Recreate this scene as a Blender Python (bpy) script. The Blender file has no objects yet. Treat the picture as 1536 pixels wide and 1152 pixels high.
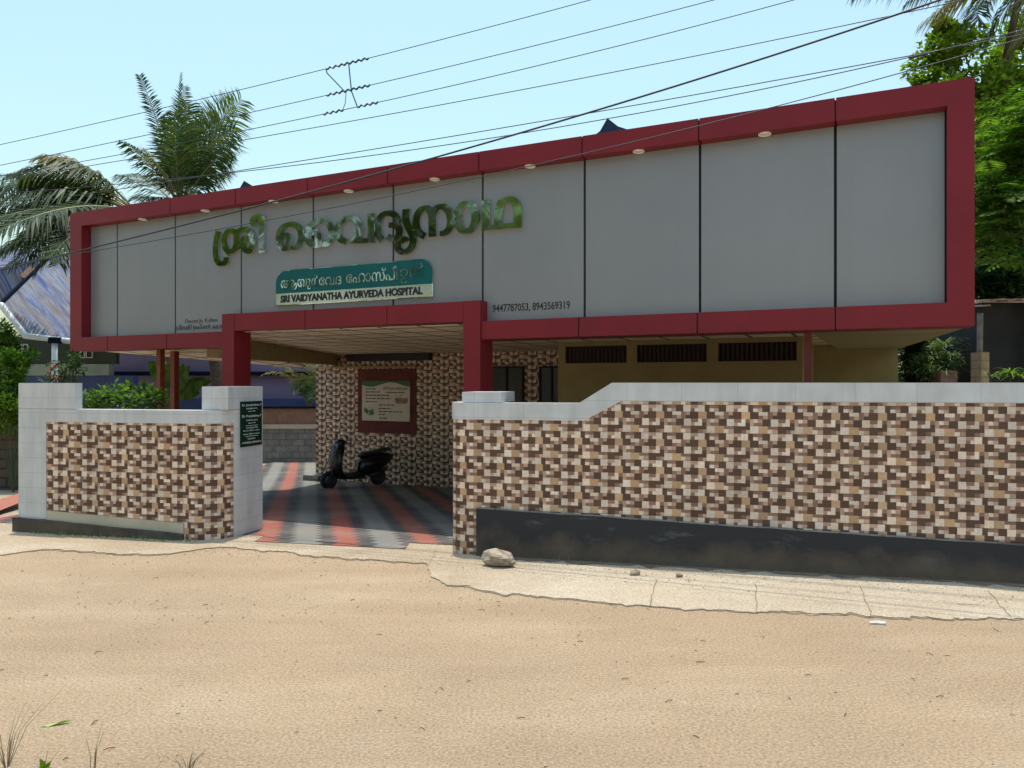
import bpy, math, random
from mathutils import Vector, Matrix
random.seed(7)
R = random.random
def ru(a, b): return a + (b - a) * random.random()

sc = bpy.context.scene
col = sc.collection
# ------------------------------------------------------------------ camera, sky, sun, exposure
F, CX, HY, H = 1154.0, 768.0, 574.5, 2.0        # focal length in photo pixels, centre, horizon row, eye height
cam = bpy.data.cameras.new('camera'); cam_o = bpy.data.objects.new('camera', cam); col.objects.link(cam_o)
cam.sensor_width = 36.0; cam.lens = 36.0 * F / 1536.0; cam.shift_y = -1.5 / 1536.0
cam.clip_start = 0.05; cam.clip_end = 2000
cam_o.location = (0, 0, H); cam_o.rotation_euler = (math.radians(90), 0, 0)
sc.camera = cam_o
SUN_K = 0.135                                     # shadow length per metre of height
sun_dir = Vector((-0.10 * SUN_K, SUN_K, 1.0)).normalized()
elev = math.asin(sun_dir.z); azim = math.atan2(sun_dir.x, sun_dir.y)
world = bpy.data.worlds.new('World'); sc.world = world; world.use_nodes = True
wn = world.node_tree; bg = wn.nodes['Background']
sky = wn.nodes.new('ShaderNodeTexSky'); sky.sky_type = 'NISHITA'; sky.sun_disc = False
sky.sun_elevation = elev; sky.sun_rotation = azim
sky.altitude = 0; sky.air_density = 1.6; sky.dust_density = 3.0; sky.ozone_density = 1.0
tint = wn.nodes.new('ShaderNodeMix'); tint.data_type = 'RGBA'; tint.blend_type = 'MULTIPLY'; tint.inputs[0].default_value = 1
tint.inputs[7].default_value = (0.97, 1.11, 1.08, 1)      # a cyan, hazy tropical sky
wn.links.new(sky.outputs[0], tint.inputs[6]); wn.links.new(tint.outputs[2], bg.inputs[0]); bg.inputs[1].default_value = 0.15
sl = bpy.data.lights.new('sun', 'SUN'); sun_o = bpy.data.objects.new('sun', sl); col.objects.link(sun_o)
sl.energy = 3.2; sl.angle = math.radians(0.5); sl.color = (1.0, 0.95, 0.86)
sun_o.rotation_euler = (-sun_dir).to_track_quat('-Z', 'Y').to_euler(); sun_o.location = (0, 0, 30)
sc.view_settings.view_transform = 'Standard'; sc.view_settings.look = 'None'
sc.view_settings.gamma = 1; sc.view_settings.exposure = 0.42
sc.view_settings.use_curve_mapping = False
sc.cycles.max_bounces = 8; sc.cycles.diffuse_bounces = 3; sc.cycles.transparent_max_bounces = 8

# ------------------------------------------------------------------ materials
def srgb(r, g, b):
    f = lambda c: (c / 255 / 12.92) if c / 255 <= 0.04045 else ((c / 255 + 0.055) / 1.055) ** 2.4
    return (f(r), f(g), f(b))
def newmat(name):
    m = bpy.data.materials.new(name); m.use_nodes = True
    return m, m.node_tree, m.node_tree.nodes['Principled BSDF']
def nd(t, kind, **kw):
    n = t.nodes.new(kind)
    for k, v in kw.items(): setattr(n, k, v)
    return n
def mth(t, op, a, b=None, c=None):
    n = nd(t, 'ShaderNodeMath', operation=op)
    for i, v in enumerate((a, b, c)):
        if v is None: continue
        if hasattr(v, 'is_output'): t.links.new(v, n.inputs[i])
        else: n.inputs[i].default_value = v
    return n.outputs[0]
def mixc(t, fac, a, b, mode='MIX'):
    n = nd(t, 'ShaderNodeMix', data_type='RGBA', blend_type=mode)
    for sock, v in ((n.inputs[0], fac), (n.inputs[6], a), (n.inputs[7], b)):
        if hasattr(v, 'is_output'): t.links.new(v, sock)
        elif isinstance(v, (int, float)): sock.default_value = v
        else: sock.default_value = (*v[:3], 1)
    return n.outputs[2]
def coords(t): return nd(t, 'ShaderNodeNewGeometry').outputs['Position']
def noise(t, scale, detail=4, rough=0.55, vec=None, stretch=None):
    n = nd(t, 'ShaderNodeTexNoise'); n.inputs['Scale'].default_value = scale
    n.inputs['Detail'].default_value = detail; n.inputs['Roughness'].default_value = rough
    v = vec or coords(t)
    if stretch:
        mp = nd(t, 'ShaderNodeMapping'); mp.inputs['Scale'].default_value = stretch
        t.links.new(v, mp.inputs[0]); v = mp.outputs[0]
    t.links.new(v, n.inputs['Vector'])
    return n.outputs[0]
def ramp(t, fac, stops, interp='LINEAR'):
    n = nd(t, 'ShaderNodeValToRGB'); cr = n.color_ramp; cr.interpolation = interp
    while len(cr.elements) < len(stops): cr.elements.new(0.5)
    for e, (p, c) in zip(cr.elements, stops):
        e.position = p; e.color = (*c[:3], 1) if not isinstance(c, (int, float)) else (c, c, c, 1)
    t.links.new(fac, n.inputs[0]); return n.outputs[0]
def bump(t, p, height, strength, dist=0.02):
    b = nd(t, 'ShaderNodeBump'); b.inputs['Strength'].default_value = strength; b.inputs['Distance'].default_value = dist
    t.links.new(height, b.inputs['Height']); t.links.new(b.outputs[0], p.inputs['Normal'])
def mat(name, c, rough=0.6, metal=0.0, c2=None, scale=6, bmp=0.0, bscale=40, spec=None, contrast=(0.35, 0.65), stretch=None):
    m, t, p = newmat(name)
    p.inputs['Roughness'].default_value = rough; p.inputs['Metallic'].default_value = metal
    if spec is not None: p.inputs['Specular IOR Level'].default_value = spec
    if c2 is None: c2 = tuple(x * 0.85 for x in c)
    f = ramp(t, noise(t, scale, stretch=stretch), [(contrast[0], 0.0), (contrast[1], 1.0)])
    t.links.new(mixc(t, f, c, c2), p.inputs['Base Color'])
    if bmp: bump(t, p, noise(t, bscale, 5), bmp)
    return m
def foliage(name, dark, mid, light, trans=0.35, rough=0.45):
    m, t, p = newmat(name)
    g = nd(t, 'ShaderNodeNewGeometry')
    c = ramp(t, g.outputs['Random Per Island'], [(0.0, dark), (0.5, mid), (1.0, light)])
    big = ramp(t, noise(t, 0.9, 2), [(0.3, 0.6), (0.7, 1.2)])
    c = mixc(t, 1.0, c, big, 'MULTIPLY')
    t.links.new(c, p.inputs['Base Color']); p.inputs['Roughness'].default_value = rough + .12; p.inputs['Specular IOR Level'].default_value = 0.22
    tr = nd(t, 'ShaderNodeBsdfTranslucent'); t.links.new(mixc(t, 1.0, c, (1.3, 1.5, 0.5), 'MULTIPLY'), tr.inputs[0])
    mx = nd(t, 'ShaderNodeMixShader'); mx.inputs[0].default_value = trans
    t.links.new(p.outputs[0], mx.inputs[1]); t.links.new(tr.outputs[0], mx.inputs[2])
    t.links.new(mx.outputs[0], t.nodes['Material Output'].inputs[0])
    return m
M = {}
M['red'] = mat('red_cladding', (0.205, 0.015, 0.023), 0.45, 0, (0.175, 0.014, 0.020), 1.5, spec=0.25)
M['red_post'] = mat('red_oxide_paint', (0.24, 0.035, 0.018), 0.5, 0, (0.17, 0.025, 0.014), 9)
def cladding():
    m, t, p = newmat('grey_cladding')
    f = ramp(t, noise(t, 0.7, 4), [(0.3, 0.0), (0.7, 1.0)])
    c = mixc(t, f, (0.262, 0.26, 0.264), (0.242, 0.243, 0.252))
    st = ramp(t, noise(t, 3.5, 6, 0.65, stretch=(1, 1, 0.10)), [(0.45, 0.0), (0.78, 0.22)])
    c = mixc(t, st, c, (0.20, 0.19, 0.175))
    t.links.new(c, p.inputs['Base Color']); p.inputs['Metallic'].default_value = 0.25
    t.links.new(ramp(t, noise(t, 2.0, 5), [(0.3, 0.32), (0.7, 0.46)]), p.inputs['Roughness'])
    bump(t, p, noise(t, 0.9, 2), 0.12, 0.06)
    return m
M['grey'] = cladding()
M['joint'] = mat('dark_joint', (0.012, 0.012, 0.014), 0.7)
M['olive'] = mat('olive_wall_paint', (0.30, 0.23, 0.09), 0.7, 0, (0.25, 0.19, 0.075), 2)
M['beam'] = mat('tan_beam_paint', (0.36, 0.27, 0.12), 0.7)
M['black'] = mat('black_rubber', (0.012, 0.012, 0.013), 0.6)
M['gloss_black'] = mat('gloss_black_paint', (0.008, 0.008, 0.01), 0.22)
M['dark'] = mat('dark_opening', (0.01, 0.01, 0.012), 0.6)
M['steel'] = mat('scooter_steel', (0.10, 0.10, 0.105), 0.45, 0.7)
M['white'] = mat('white_paint', (0.74, 0.74, 0.72), 0.5, 0, (0.68, 0.67, 0.64), 3)
M['lamp'] = mat('downlight_glass', (0.85, 0.82, 0.76), 0.25)
M['cable'] = mat('cable_sheath', (0.025, 0.03, 0.035), 0.55)
M['wire'] = mat('bare_wire', (0.06, 0.08, 0.09), 0.45, 0.5)
M['bark'] = mat('bark', (0.12, 0.085, 0.055), 0.9, 0, (0.06, 0.045, 0.03), 12, 0.5, 30)
M['stem'] = mat('green_stem', (0.05, 0.06, 0.025), 0.7)
M['rachis'] = mat('palm_rachis', (0.22, 0.20, 0.07), 0.55)
M['palm'] = foliage('palm_leaflets', (0.022, 0.046, 0.018), (0.042, 0.075, 0.025), (0.10, 0.13, 0.04), 0.28, 0.35)
M['palm_dark'] = foliage('palm_leaflets_deep', (0.015, 0.035, 0.016), (0.03, 0.06, 0.022), (0.075, 0.105, 0.035), 0.18, 0.4)  # darker, less translucent leaflets for the left palm
M['palm_lime'] = foliage('palm_leaflets_lime', (0.06, 0.10, 0.015), (0.12, 0.17, 0.02), (0.20, 0.23, 0.035), 0.45, 0.35)
M['palm_dry'] = foliage('palm_leaflets_dry', (0.10, 0.095, 0.035), (0.19, 0.17, 0.07), (0.30, 0.26, 0.12), 0.3, 0.5)
M['leaf'] = foliage('tree_leaves', (0.035, 0.085, 0.018), (0.085, 0.17, 0.025), (0.17, 0.27, 0.04), 0.45)
M['leaf_lime'] = foliage('tree_leaves_lime', (0.07, 0.13, 0.012), (0.13, 0.22, 0.02), (0.22, 0.30, 0.035), 0.45)
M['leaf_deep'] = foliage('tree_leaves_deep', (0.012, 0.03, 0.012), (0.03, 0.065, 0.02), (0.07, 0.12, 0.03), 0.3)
M['leaf_pale'] = foliage('pale_leaves', (0.05, 0.10, 0.04), (0.12, 0.19, 0.07), (0.28, 0.34, 0.16), 0.3)
M['petal'] = mat('red_petal', (0.45, 0.06, 0.04), 0.6)
M['dry_grass'] = mat('dry_grass', (0.30, 0.25, 0.14), 0.8, 0, (0.16, 0.13, 0.08), 20)
M['gutter'] = mat('gutter_paint', (0.62, 0.68, 0.70), 0.45)
M['house_green'] = mat('dark_green_wall', (0.035, 0.055, 0.035), 0.7)
M['house_cream'] = mat('grey_green_band', (0.30, 0.34, 0.28), 0.7, 0, (0.24, 0.27, 0.23), 2)
M['house_blue'] = mat('blue_dado_paint', (0.05, 0.07, 0.20), 0.6, 0, (0.04, 0.055, 0.15), 2)
M['purple'] = mat('purple_wall_paint', (0.26, 0.20, 0.34), 0.75, 0, (0.22, 0.17, 0.29), 0.7)
M['slate'] = mat('slate_roof', (0.011, 0.016, 0.032), 0.95, spec=0.0)
M['bars'] = mat('rusty_bars', (0.05, 0.014, 0.012), 0.7)
M['teal'] = mat('teal_acrylic', (0.002, 0.10, 0.10), 0.35, 0, (0.002, 0.09, 0.092), 2, spec=0.3)
M['ink'] = mat('black_vinyl', (0.01, 0.01, 0.012), 0.5)
M['ink_grey'] = mat('faded_vinyl', (0.03, 0.03, 0.034), 0.5)
M['sign_green'] = mat('dark_green_acrylic', (0.004, 0.028, 0.018), 0.25)
M['sign_text'] = mat('white_vinyl', (0.75, 0.78, 0.76), 0.5)
M['poster'] = mat('poster_paper', (0.62, 0.55, 0.46), 0.5)
M['poster_green'] = mat('poster_green', (0.02, 0.15, 0.04), 0.5)
M['poster_leaf'] = mat('poster_leaf', (0.04, 0.17, 0.03), 0.5)
M['shed_dark'] = mat('dark_board', (0.018, 0.017, 0.016), 0.9, 0, (0.03, 0.028, 0.024), 3, 0.3, 20)  # near-black boards for the shed walls and porch window frames
M['tile_edge'] = mat('clay_roof_tile', (0.42, 0.26, 0.17), 0.8, 0, (0.2, 0.13, 0.09), 14, 0.5, 30)
M['wood_post'] = mat('weathered_wood', (0.24, 0.20, 0.16), 0.9, 0, (0.14, 0.11, 0.09), 10)
M['scrap'] = mat('soiled_paper', (0.52, 0.49, 0.44), 0.8)
M['rock'] = mat('granite_rock', (0.42, 0.37, 0.30), 0.9, 0, (0.26, 0.19, 0.13), 14, 0.8, 35)
M['pebble'] = mat('pebble', (0.20, 0.15, 0.11), 0.9, 0, (0.34, 0.26, 0.18), 9)
M['leaf_fallen'] = mat('fallen_leaf', (0.35, 0.42, 0.12), 0.6, 0, (0.25, 0.33, 0.08), 25)
M['banana'] = foliage('banana_leaf', (0.04, 0.09, 0.02), (0.06, 0.13, 0.03), (0.10, 0.18, 0.04), 0.35)

def chrome():
    m, t, p = newmat('polished_steel')
    p.inputs['Metallic'].default_value = 1.0; p.inputs['Roughness'].default_value = 0.06
    p.inputs['Base Color'].default_value = (0.64, 0.66, 0.65, 1)
    bump(t, p, noise(t, 2.2, 1), 0.22, 0.05)
    return m
M['chrome'] = chrome()
M['brushed'] = mat('brushed_steel', (0.88, 0.89, 0.87), 0.24, 1.0, (0.8, 0.81, 0.79), 4)
def mosaic():
    m, t, p = newmat('mosaic_tile_glaze')
    a = nd(t, 'ShaderNodeVertexColor', layer_name='Col')
    f = ramp(t, noise(t, 38, 3), [(0.25, 0.82), (0.75, 1.1)])
    dirt = ramp(t, noise(t, 1.3, 5, 0.65), [(0.35, 0.86), (0.65, 1.04)])
    c = mixc(t, 1.0, mixc(t, 1.0, a.outputs[0], f, 'MULTIPLY'), dirt, 'MULTIPLY')
    t.links.new(c, p.inputs['Base Color']); p.inputs['Roughness'].default_value = 0.42
    return m
M['mosaic'] = mosaic()
M['grout'] = mat('tile_backing', (0.30, 0.25, 0.20), 0.9)
def white_tile():
    m, t, p = newmat('white_wall_tile')
    sep = nd(t, 'ShaderNodeSeparateXYZ'); t.links.new(coords(t), sep.inputs[0])
    fz = mth(t, 'FRACT', mth(t, 'MULTIPLY', sep.outputs[2], 1 / 0.2))
    row = mth(t, 'FLOOR', mth(t, 'MULTIPLY', sep.outputs[2], 1 / 0.2))
    u = mth(t, 'SUBTRACT', sep.outputs[0], mth(t, 'MULTIPLY', sep.outputs[1], 0.22))
    fu = mth(t, 'FRACT', mth(t, 'MULTIPLY', u, 1 / 0.6))
    line = mth(t, 'MAXIMUM', mth(t, 'LESS_THAN', fz, 0.035), mth(t, 'LESS_THAN', fu, 0.01))
    base = mixc(t, ramp(t, noise(t, 2.5, 5), [(0.35, 0.0), (0.7, 1.0)]), (0.62, 0.63, 0.64), (0.52, 0.525, 0.52))
    rain = ramp(t, noise(t, 5, 4, 0.6, stretch=(1, 1, 0.12)), [(0.42, 1.0), (0.75, 0.8)])
    base = mixc(t, 1.0, base, rain, 'MULTIPLY')
    t.links.new(mixc(t, mth(t, 'MULTIPLY', line, 0.5), base, (0.30, 0.30, 0.29)), p.inputs['Base Color'])
    p.inputs['Roughness'].default_value = 0.4
    return m
M['wtile'] = white_tile()
M['marble'] = mat('cream_marble_strip', (0.52, 0.47, 0.36), 0.5, 0, (0.42, 0.38, 0.29), 3)
def plinth():
    m, t, p = newmat('black_plinth_paint')
    sep = nd(t, 'ShaderNodeSeparateXYZ'); t.links.new(coords(t), sep.inputs[0])
    n1 = noise(t, 2.2, 6, 0.62)
    low = mth(t, 'ADD', mth(t, 'MULTIPLY', sep.outputs[2], -2.6), mth(t, 'MULTIPLY', n1, 1.9))
    f = ramp(t, low, [(0.15, 0.0), (0.62, 0.55), (0.95, 0.9)])
    c = mixc(t, f, (0.020, 0.020, 0.023), (0.125, 0.09, 0.06))
    sc_ = ramp(t, noise(t, 1.5, 7, 0.7, stretch=(1, 1, 3.5)), [(0.58, 0.0), (0.68, 0.7)])
    c = mixc(t, sc_, c, (0.085, 0.095, 0.10))
    t.links.new(c, p.inputs['Base Color']); p.inputs['Roughness'].default_value = 0.75
    bump(t, p, noise(t, 30, 6), 0.35, 0.01)
    return m
M['plinth'] = plinth()
def ground_mat(name, c1, c2, c3, speck=0.5, sc1=0.35, dust=None):
    m, t, p = newmat(name)
    a = ramp(t, noise(t, sc1, 6, 0.6), [(0.35, 0.0), (0.65, 1.0)])
    c = mixc(t, a, c1, c2)
    if dust:                                       # road dust trodden over the cement at the gate
        sx = nd(t, 'ShaderNodeSeparateXYZ'); t.links.new(coords(t), sx.inputs[0])
        q = mth(t, 'ADD', mth(t, 'MULTIPLY', sx.outputs[0], -0.9), mth(t, 'MULTIPLY', noise(t, 1.3, 6, 0.65), 1.8))
        q2 = ramp(t, mth(t, 'MULTIPLY', mth(t, 'ADD', q, 0.2), 0.5), [(0.35, 0.1), (0.75, 0.85)])
        c = mixc(t, q2, c, dust)
    b = ramp(t, noise(t, 1.7, 8, 0.65, stretch=(0.45, 1, 1)), [(0.45, 0.0), (0.72, 0.75)])
    c = mixc(t, b, c, c3)
    trk = ramp(t, noise(t, 1.0, 5, 0.6, stretch=(0.16, 1.15, 1)), [(0.38, 0.0), (0.66, 0.5)])
    c = mixc(t, trk, c, tuple(x * y for x, y in zip(c2, (0.86, 0.80, 0.76))))
    stn = ramp(t, noise(t, 2.6, 7, 0.72), [(0.62, 0.0), (0.74, 0.35)])
    c = mixc(t, stn, c, tuple(x * 0.62 for x in c2))
    g = ramp(t, noise(t, 55, 4, 0.7), [(0.32, 0.55), (0.5, 1.0), (0.68, 1.36)])
    c = mixc(t, speck, c, mixc(t, 1.0, c, g, 'MULTIPLY'))
    v = nd(t, 'ShaderNodeTexVoronoi'); v.inputs['Scale'].default_value = 34
    t.links.new(coords(t), v.inputs['Vector'])
    sepv = nd(t, 'ShaderNodeSeparateColor'); t.links.new(v.outputs['Color'], sepv.inputs[0])
    grit = mth(t, 'MULTIPLY', mth(t, 'LESS_THAN', v.outputs['Distance'], 0.26), mth(t, 'GREATER_THAN', sepv.outputs[0], 0.80))
    c = mixc(t, mth(t, 'MULTIPLY', grit, 0.55), c, mixc(t, sepv.outputs[1], (0.16, 0.11, 0.075), (0.62, 0.52, 0.40)))
    t.links.new(c, p.inputs['Base Color']); p.inputs['Roughness'].default_value = 0.92
    v2 = nd(t, 'ShaderNodeTexVoronoi'); v2.inputs['Scale'].default_value = 46; v2.inputs['Randomness'].default_value = 1.0
    t.links.new(coords(t), v2.inputs['Vector'])
    peb = mth(t, 'SUBTRACT', 0.6, v2.outputs['Distance'])
    patch = ramp(t, noise(t, 0.9, 4, 0.6), [(0.35, 0.25), (0.65, 1.0)])
    hsum = mth(t, 'ADD', mth(t, 'MULTIPLY', noise(t, 5, 6, 0.75), 0.9), mth(t, 'ADD', mth(t, 'MULTIPLY', noise(t, 70, 4, 0.8), 0.9), mth(t, 'MULTIPLY', mth(t, 'MULTIPLY', peb, patch), 1.1)))
    bump(t, p, hsum, 0.9, 0.032)
    return m
M['road'] = ground_mat('sandy_road', (0.525, 0.376, 0.240), (0.455, 0.328, 0.212), (0.565, 0.427, 0.292), 0.95)
M['apron'] = ground_mat('cement_apron', (0.70, 0.59, 0.45), (0.61, 0.50, 0.37), (0.73, 0.65, 0.52), 0.8, 0.6, (0.50, 0.375, 0.245))
M['sand'] = ground_mat('sandy_ground', (0.50, 0.42, 0.31), (0.42, 0.33, 0.22), (0.5, 0.45, 0.36), 0.5)
M['crack'] = mat('crack_dirt', (0.15, 0.11, 0.07), 0.95, 0, (0.34, 0.25, 0.16), 9)
M['foot_shade'] = mat('painted_foot_shade', (0.12, 0.095, 0.07), 0.95, 0, (0.20, 0.155, 0.11), 6)  # shade put into colour: darkens the shadow band beside the plinth
M['redpave'] = mat('red_paver', (0.36, 0.12, 0.075), 0.8, 0, (0.28, 0.10, 0.065), 8)
def paving():
    m, t, p = newmat('interlocking_pavers')
    sep = nd(t, 'ShaderNodeSeparateXYZ'); t.links.new(coords(t), sep.inputs[0])
    X, Y = sep.outputs[0], sep.outputs[1]
    a = mth(t, 'ADD', mth(t, 'MULTIPLY', X, 0.968), mth(t, 'MULTIPLY', Y, 0.25))
    v = mth(t, 'SUBTRACT', mth(t, 'MULTIPLY', Y, 0.968), mth(t, 'MULTIPLY', X, 0.25))
    fv = mth(t, 'FRACT', mth(t, 'MULTIPLY', v, 1 / 0.22))
    tri = mth(t, 'ABSOLUTE', mth(t, 'SUBTRACT', fv, 0.5))
    az = mth(t, 'ADD', a, mth(t, 'MULTIPLY', tri, 0.22))
    fr = mth(t, 'FRACT', mth(t, 'MULTIPLY', mth(t, 'ADD', az, 10.46), 1 / 0.98))
    red, dark, light = (0.27, 0.055, 0.035), (0.022, 0.028, 0.038), (0.155, 0.16, 0.155)
    c = ramp(t, fr, [(0.0, red), (0.27, dark), (0.48, light), (0.80, dark)], 'CONSTANT')
    fa = mth(t, 'FRACT', mth(t, 'MULTIPLY', az, 1 / 0.245))
    fj = mth(t, 'FRACT', mth(t, 'MULTIPLY', v, 1 / 0.11))
    j = mth(t, 'MAXIMUM', mth(t, 'LESS_THAN', fa, 0.035), mth(t, 'LESS_THAN', fj, 0.07))
    c = mixc(t, mth(t, 'MULTIPLY', j, 0.6), c, (0.10, 0.09, 0.075))
    dust = ramp(t, noise(t, 1.1, 6, 0.65), [(0.42, 0.05), (0.75, 0.45)])
    c = mixc(t, dust, c, (0.34, 0.28, 0.21))
    t.links.new(c, p.inputs['Base Color']); p.inputs['Roughness'].default_value = 0.7
    bump(t, p, mth(t, 'ADD', mth(t, 'MULTIPLY', j, -0.6), noise(t, 60, 4)), 0.4, 0.01)
    return m
M['paving'] = paving()
def ceiling():
    m, t, p = newmat('ceiling_planks')
    sep = nd(t, 'ShaderNodeSeparateXYZ'); t.links.new(coords(t), sep.inputs[0])
    X, Y = sep.outputs[0], sep.outputs[1]
    s = mth(t, 'ADD', mth(t, 'MULTIPLY', X, 0.8976), mth(t, 'MULTIPLY', Y, -0.4409))
    o = mth(t, 'ADD', mth(t, 'MULTIPLY', X, 0.4409), mth(t, 'MULTIPLY', Y, 0.8976))
    l1 = mth(t, 'LESS_THAN', mth(t, 'FRACT', mth(t, 'MULTIPLY', o, 1 / 0.70)), 0.12)
    l2 = mth(t, 'LESS_THAN', mth(t, 'FRACT', mth(t, 'MULTIPLY', s, 1 / 0.70)), 0.09)
    l = mth(t, 'MAXIMUM', l1, l2)
    base = mixc(t, ramp(t, noise(t, 1.2, 3), [(0.3, 0.0), (0.7, 1.0)]), (0.90, 0.78, 0.56), (0.82, 0.70, 0.49))
    t.links.new(mixc(t, mth(t, 'MULTIPLY', l, 0.9), base, (0.05, 0.035, 0.02)), p.inputs['Base Color'])
    p.inputs['Roughness'].default_value = 0.55
    return m
M['ceiling'] = ceiling()
M['ceiling_olive'] = mat('olive_soffit', (0.34, 0.30, 0.14), 0.6, 0, (0.24, 0.21, 0.10), 1.2, stretch=(0.4, 3.0, 1))
def brickish(name, c1, c2, mortar, w, h, msize=0.012, ax=(1, 0), bmp=0.5, dirt=None):
    m, t, p = newmat(name)
    sep = nd(t, 'ShaderNodeSeparateXYZ'); t.links.new(coords(t), sep.inputs[0])
    u = mth(t, 'ADD', mth(t, 'MULTIPLY', sep.outputs[0], ax[0]), mth(t, 'MULTIPLY', sep.outputs[1], ax[1]))
    cb = nd(t, 'ShaderNodeCombineXYZ'); t.links.new(u, cb.inputs[0]); t.links.new(sep.outputs[2], cb.inputs[1])
    b = nd(t, 'ShaderNodeTexBrick'); t.links.new(cb.outputs[0], b.inputs['Vector'])
    b.inputs['Color1'].default_value = (*c1, 1); b.inputs['Color2'].default_value = (*c2, 1); b.inputs['Mortar'].default_value = (*mortar, 1)
    b.inputs['Scale'].default_value = 1.0; b.inputs['Brick Width'].default_value = w; b.inputs['Row Height'].default_value = h
    b.inputs['Mortar Size'].default_value = msize; b.inputs['Bias'].default_value = 0.0
    c = mixc(t, ramp(t, noise(t, 7, 6, 0.7), [(0.4, 0.0), (0.75, 0.6)]), b.outputs[0], dirt or tuple(x * 0.4 for x in c1))
    t.links.new(c, p.inputs['Base Color']); p.inputs['Roughness'].default_value = 0.85
    bump(t, p, mth(t, 'ADD', mth(t, 'MULTIPLY', b.outputs[1], -1.0), noise(t, 18, 5)), bmp, 0.02)
    return m
M['redbrick'] = brickish('red_brick_tile', (0.19, 0.035, 0.03), (0.13, 0.028, 0.026), (0.06, 0.03, 0.025), 0.24, 0.075, 0.006, (0.9, -0.44), 0.3)
M['brick'] = brickish('laterite_brick', (0.34, 0.16, 0.10), (0.27, 0.13, 0.085), (0.22, 0.17, 0.13), 0.34, 0.16, 0.012)
M['block'] = brickish('grey_block', (0.27, 0.26, 0.24), (0.21, 0.205, 0.19), (0.13, 0.125, 0.115), 0.40, 0.2, 0.012, dirt=(0.05, 0.05, 0.045))
M['laterite'] = brickish('laterite_rubble', (0.13, 0.085, 0.055), (0.09, 0.065, 0.045), (0.035, 0.03, 0.025), 0.38, 0.2, 0.02)
M['laterite_pillar'] = brickish('laterite_pillar', (0.42, 0.28, 0.14), (0.34, 0.21, 0.11), (0.25, 0.19, 0.12), 0.3, 0.14, 0.012)
def sheet_roof():
    m, t, p = newmat('painted_roof_sheet')
    uv = nd(t, 'ShaderNodeUVMap'); uv.uv_map = 'UVMap'
    n1 = noise(t, 1.0, 5, 0.65, vec=uv.outputs[0], stretch=(5.5, 0.55, 1))
    n2 = noise(t, 1.0, 4, 0.6, vec=uv.outputs[0], stretch=(2.4, 0.35, 1))
    c = ramp(t, n1, [(0.40, (0.010, 0.02, 0.12)), (0.46, (0.05, 0.08, 0.19)), (0.52, (0.13, 0.17, 0.25)), (0.57, (0.11, 0.075, 0.06)), (0.63, (0.07, 0.10, 0.19))])
    c2 = ramp(t, n2, [(0.43, (0.015, 0.03, 0.13)), (0.50, (0.14, 0.18, 0.25)), (0.57, (0.10, 0.075, 0.065))])
    t.links.new(mixc(t, 0.45, c, c2), p.inputs['Base Color'])
    sep = nd(t, 'ShaderNodeSeparateXYZ'); t.links.new(uv.outputs[0], sep.inputs[0])
    w = mth(t, 'SINE', mth(t, 'MULTIPLY', sep.outputs[0], 2 * math.pi / 0.22))
    p.inputs['Roughness'].default_value = 0.6; p.inputs['Specular IOR Level'].default_value = 0.2
    bump(t, p, w, 0.35, 0.015)
    return m
M['sheet'] = sheet_roof()

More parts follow.
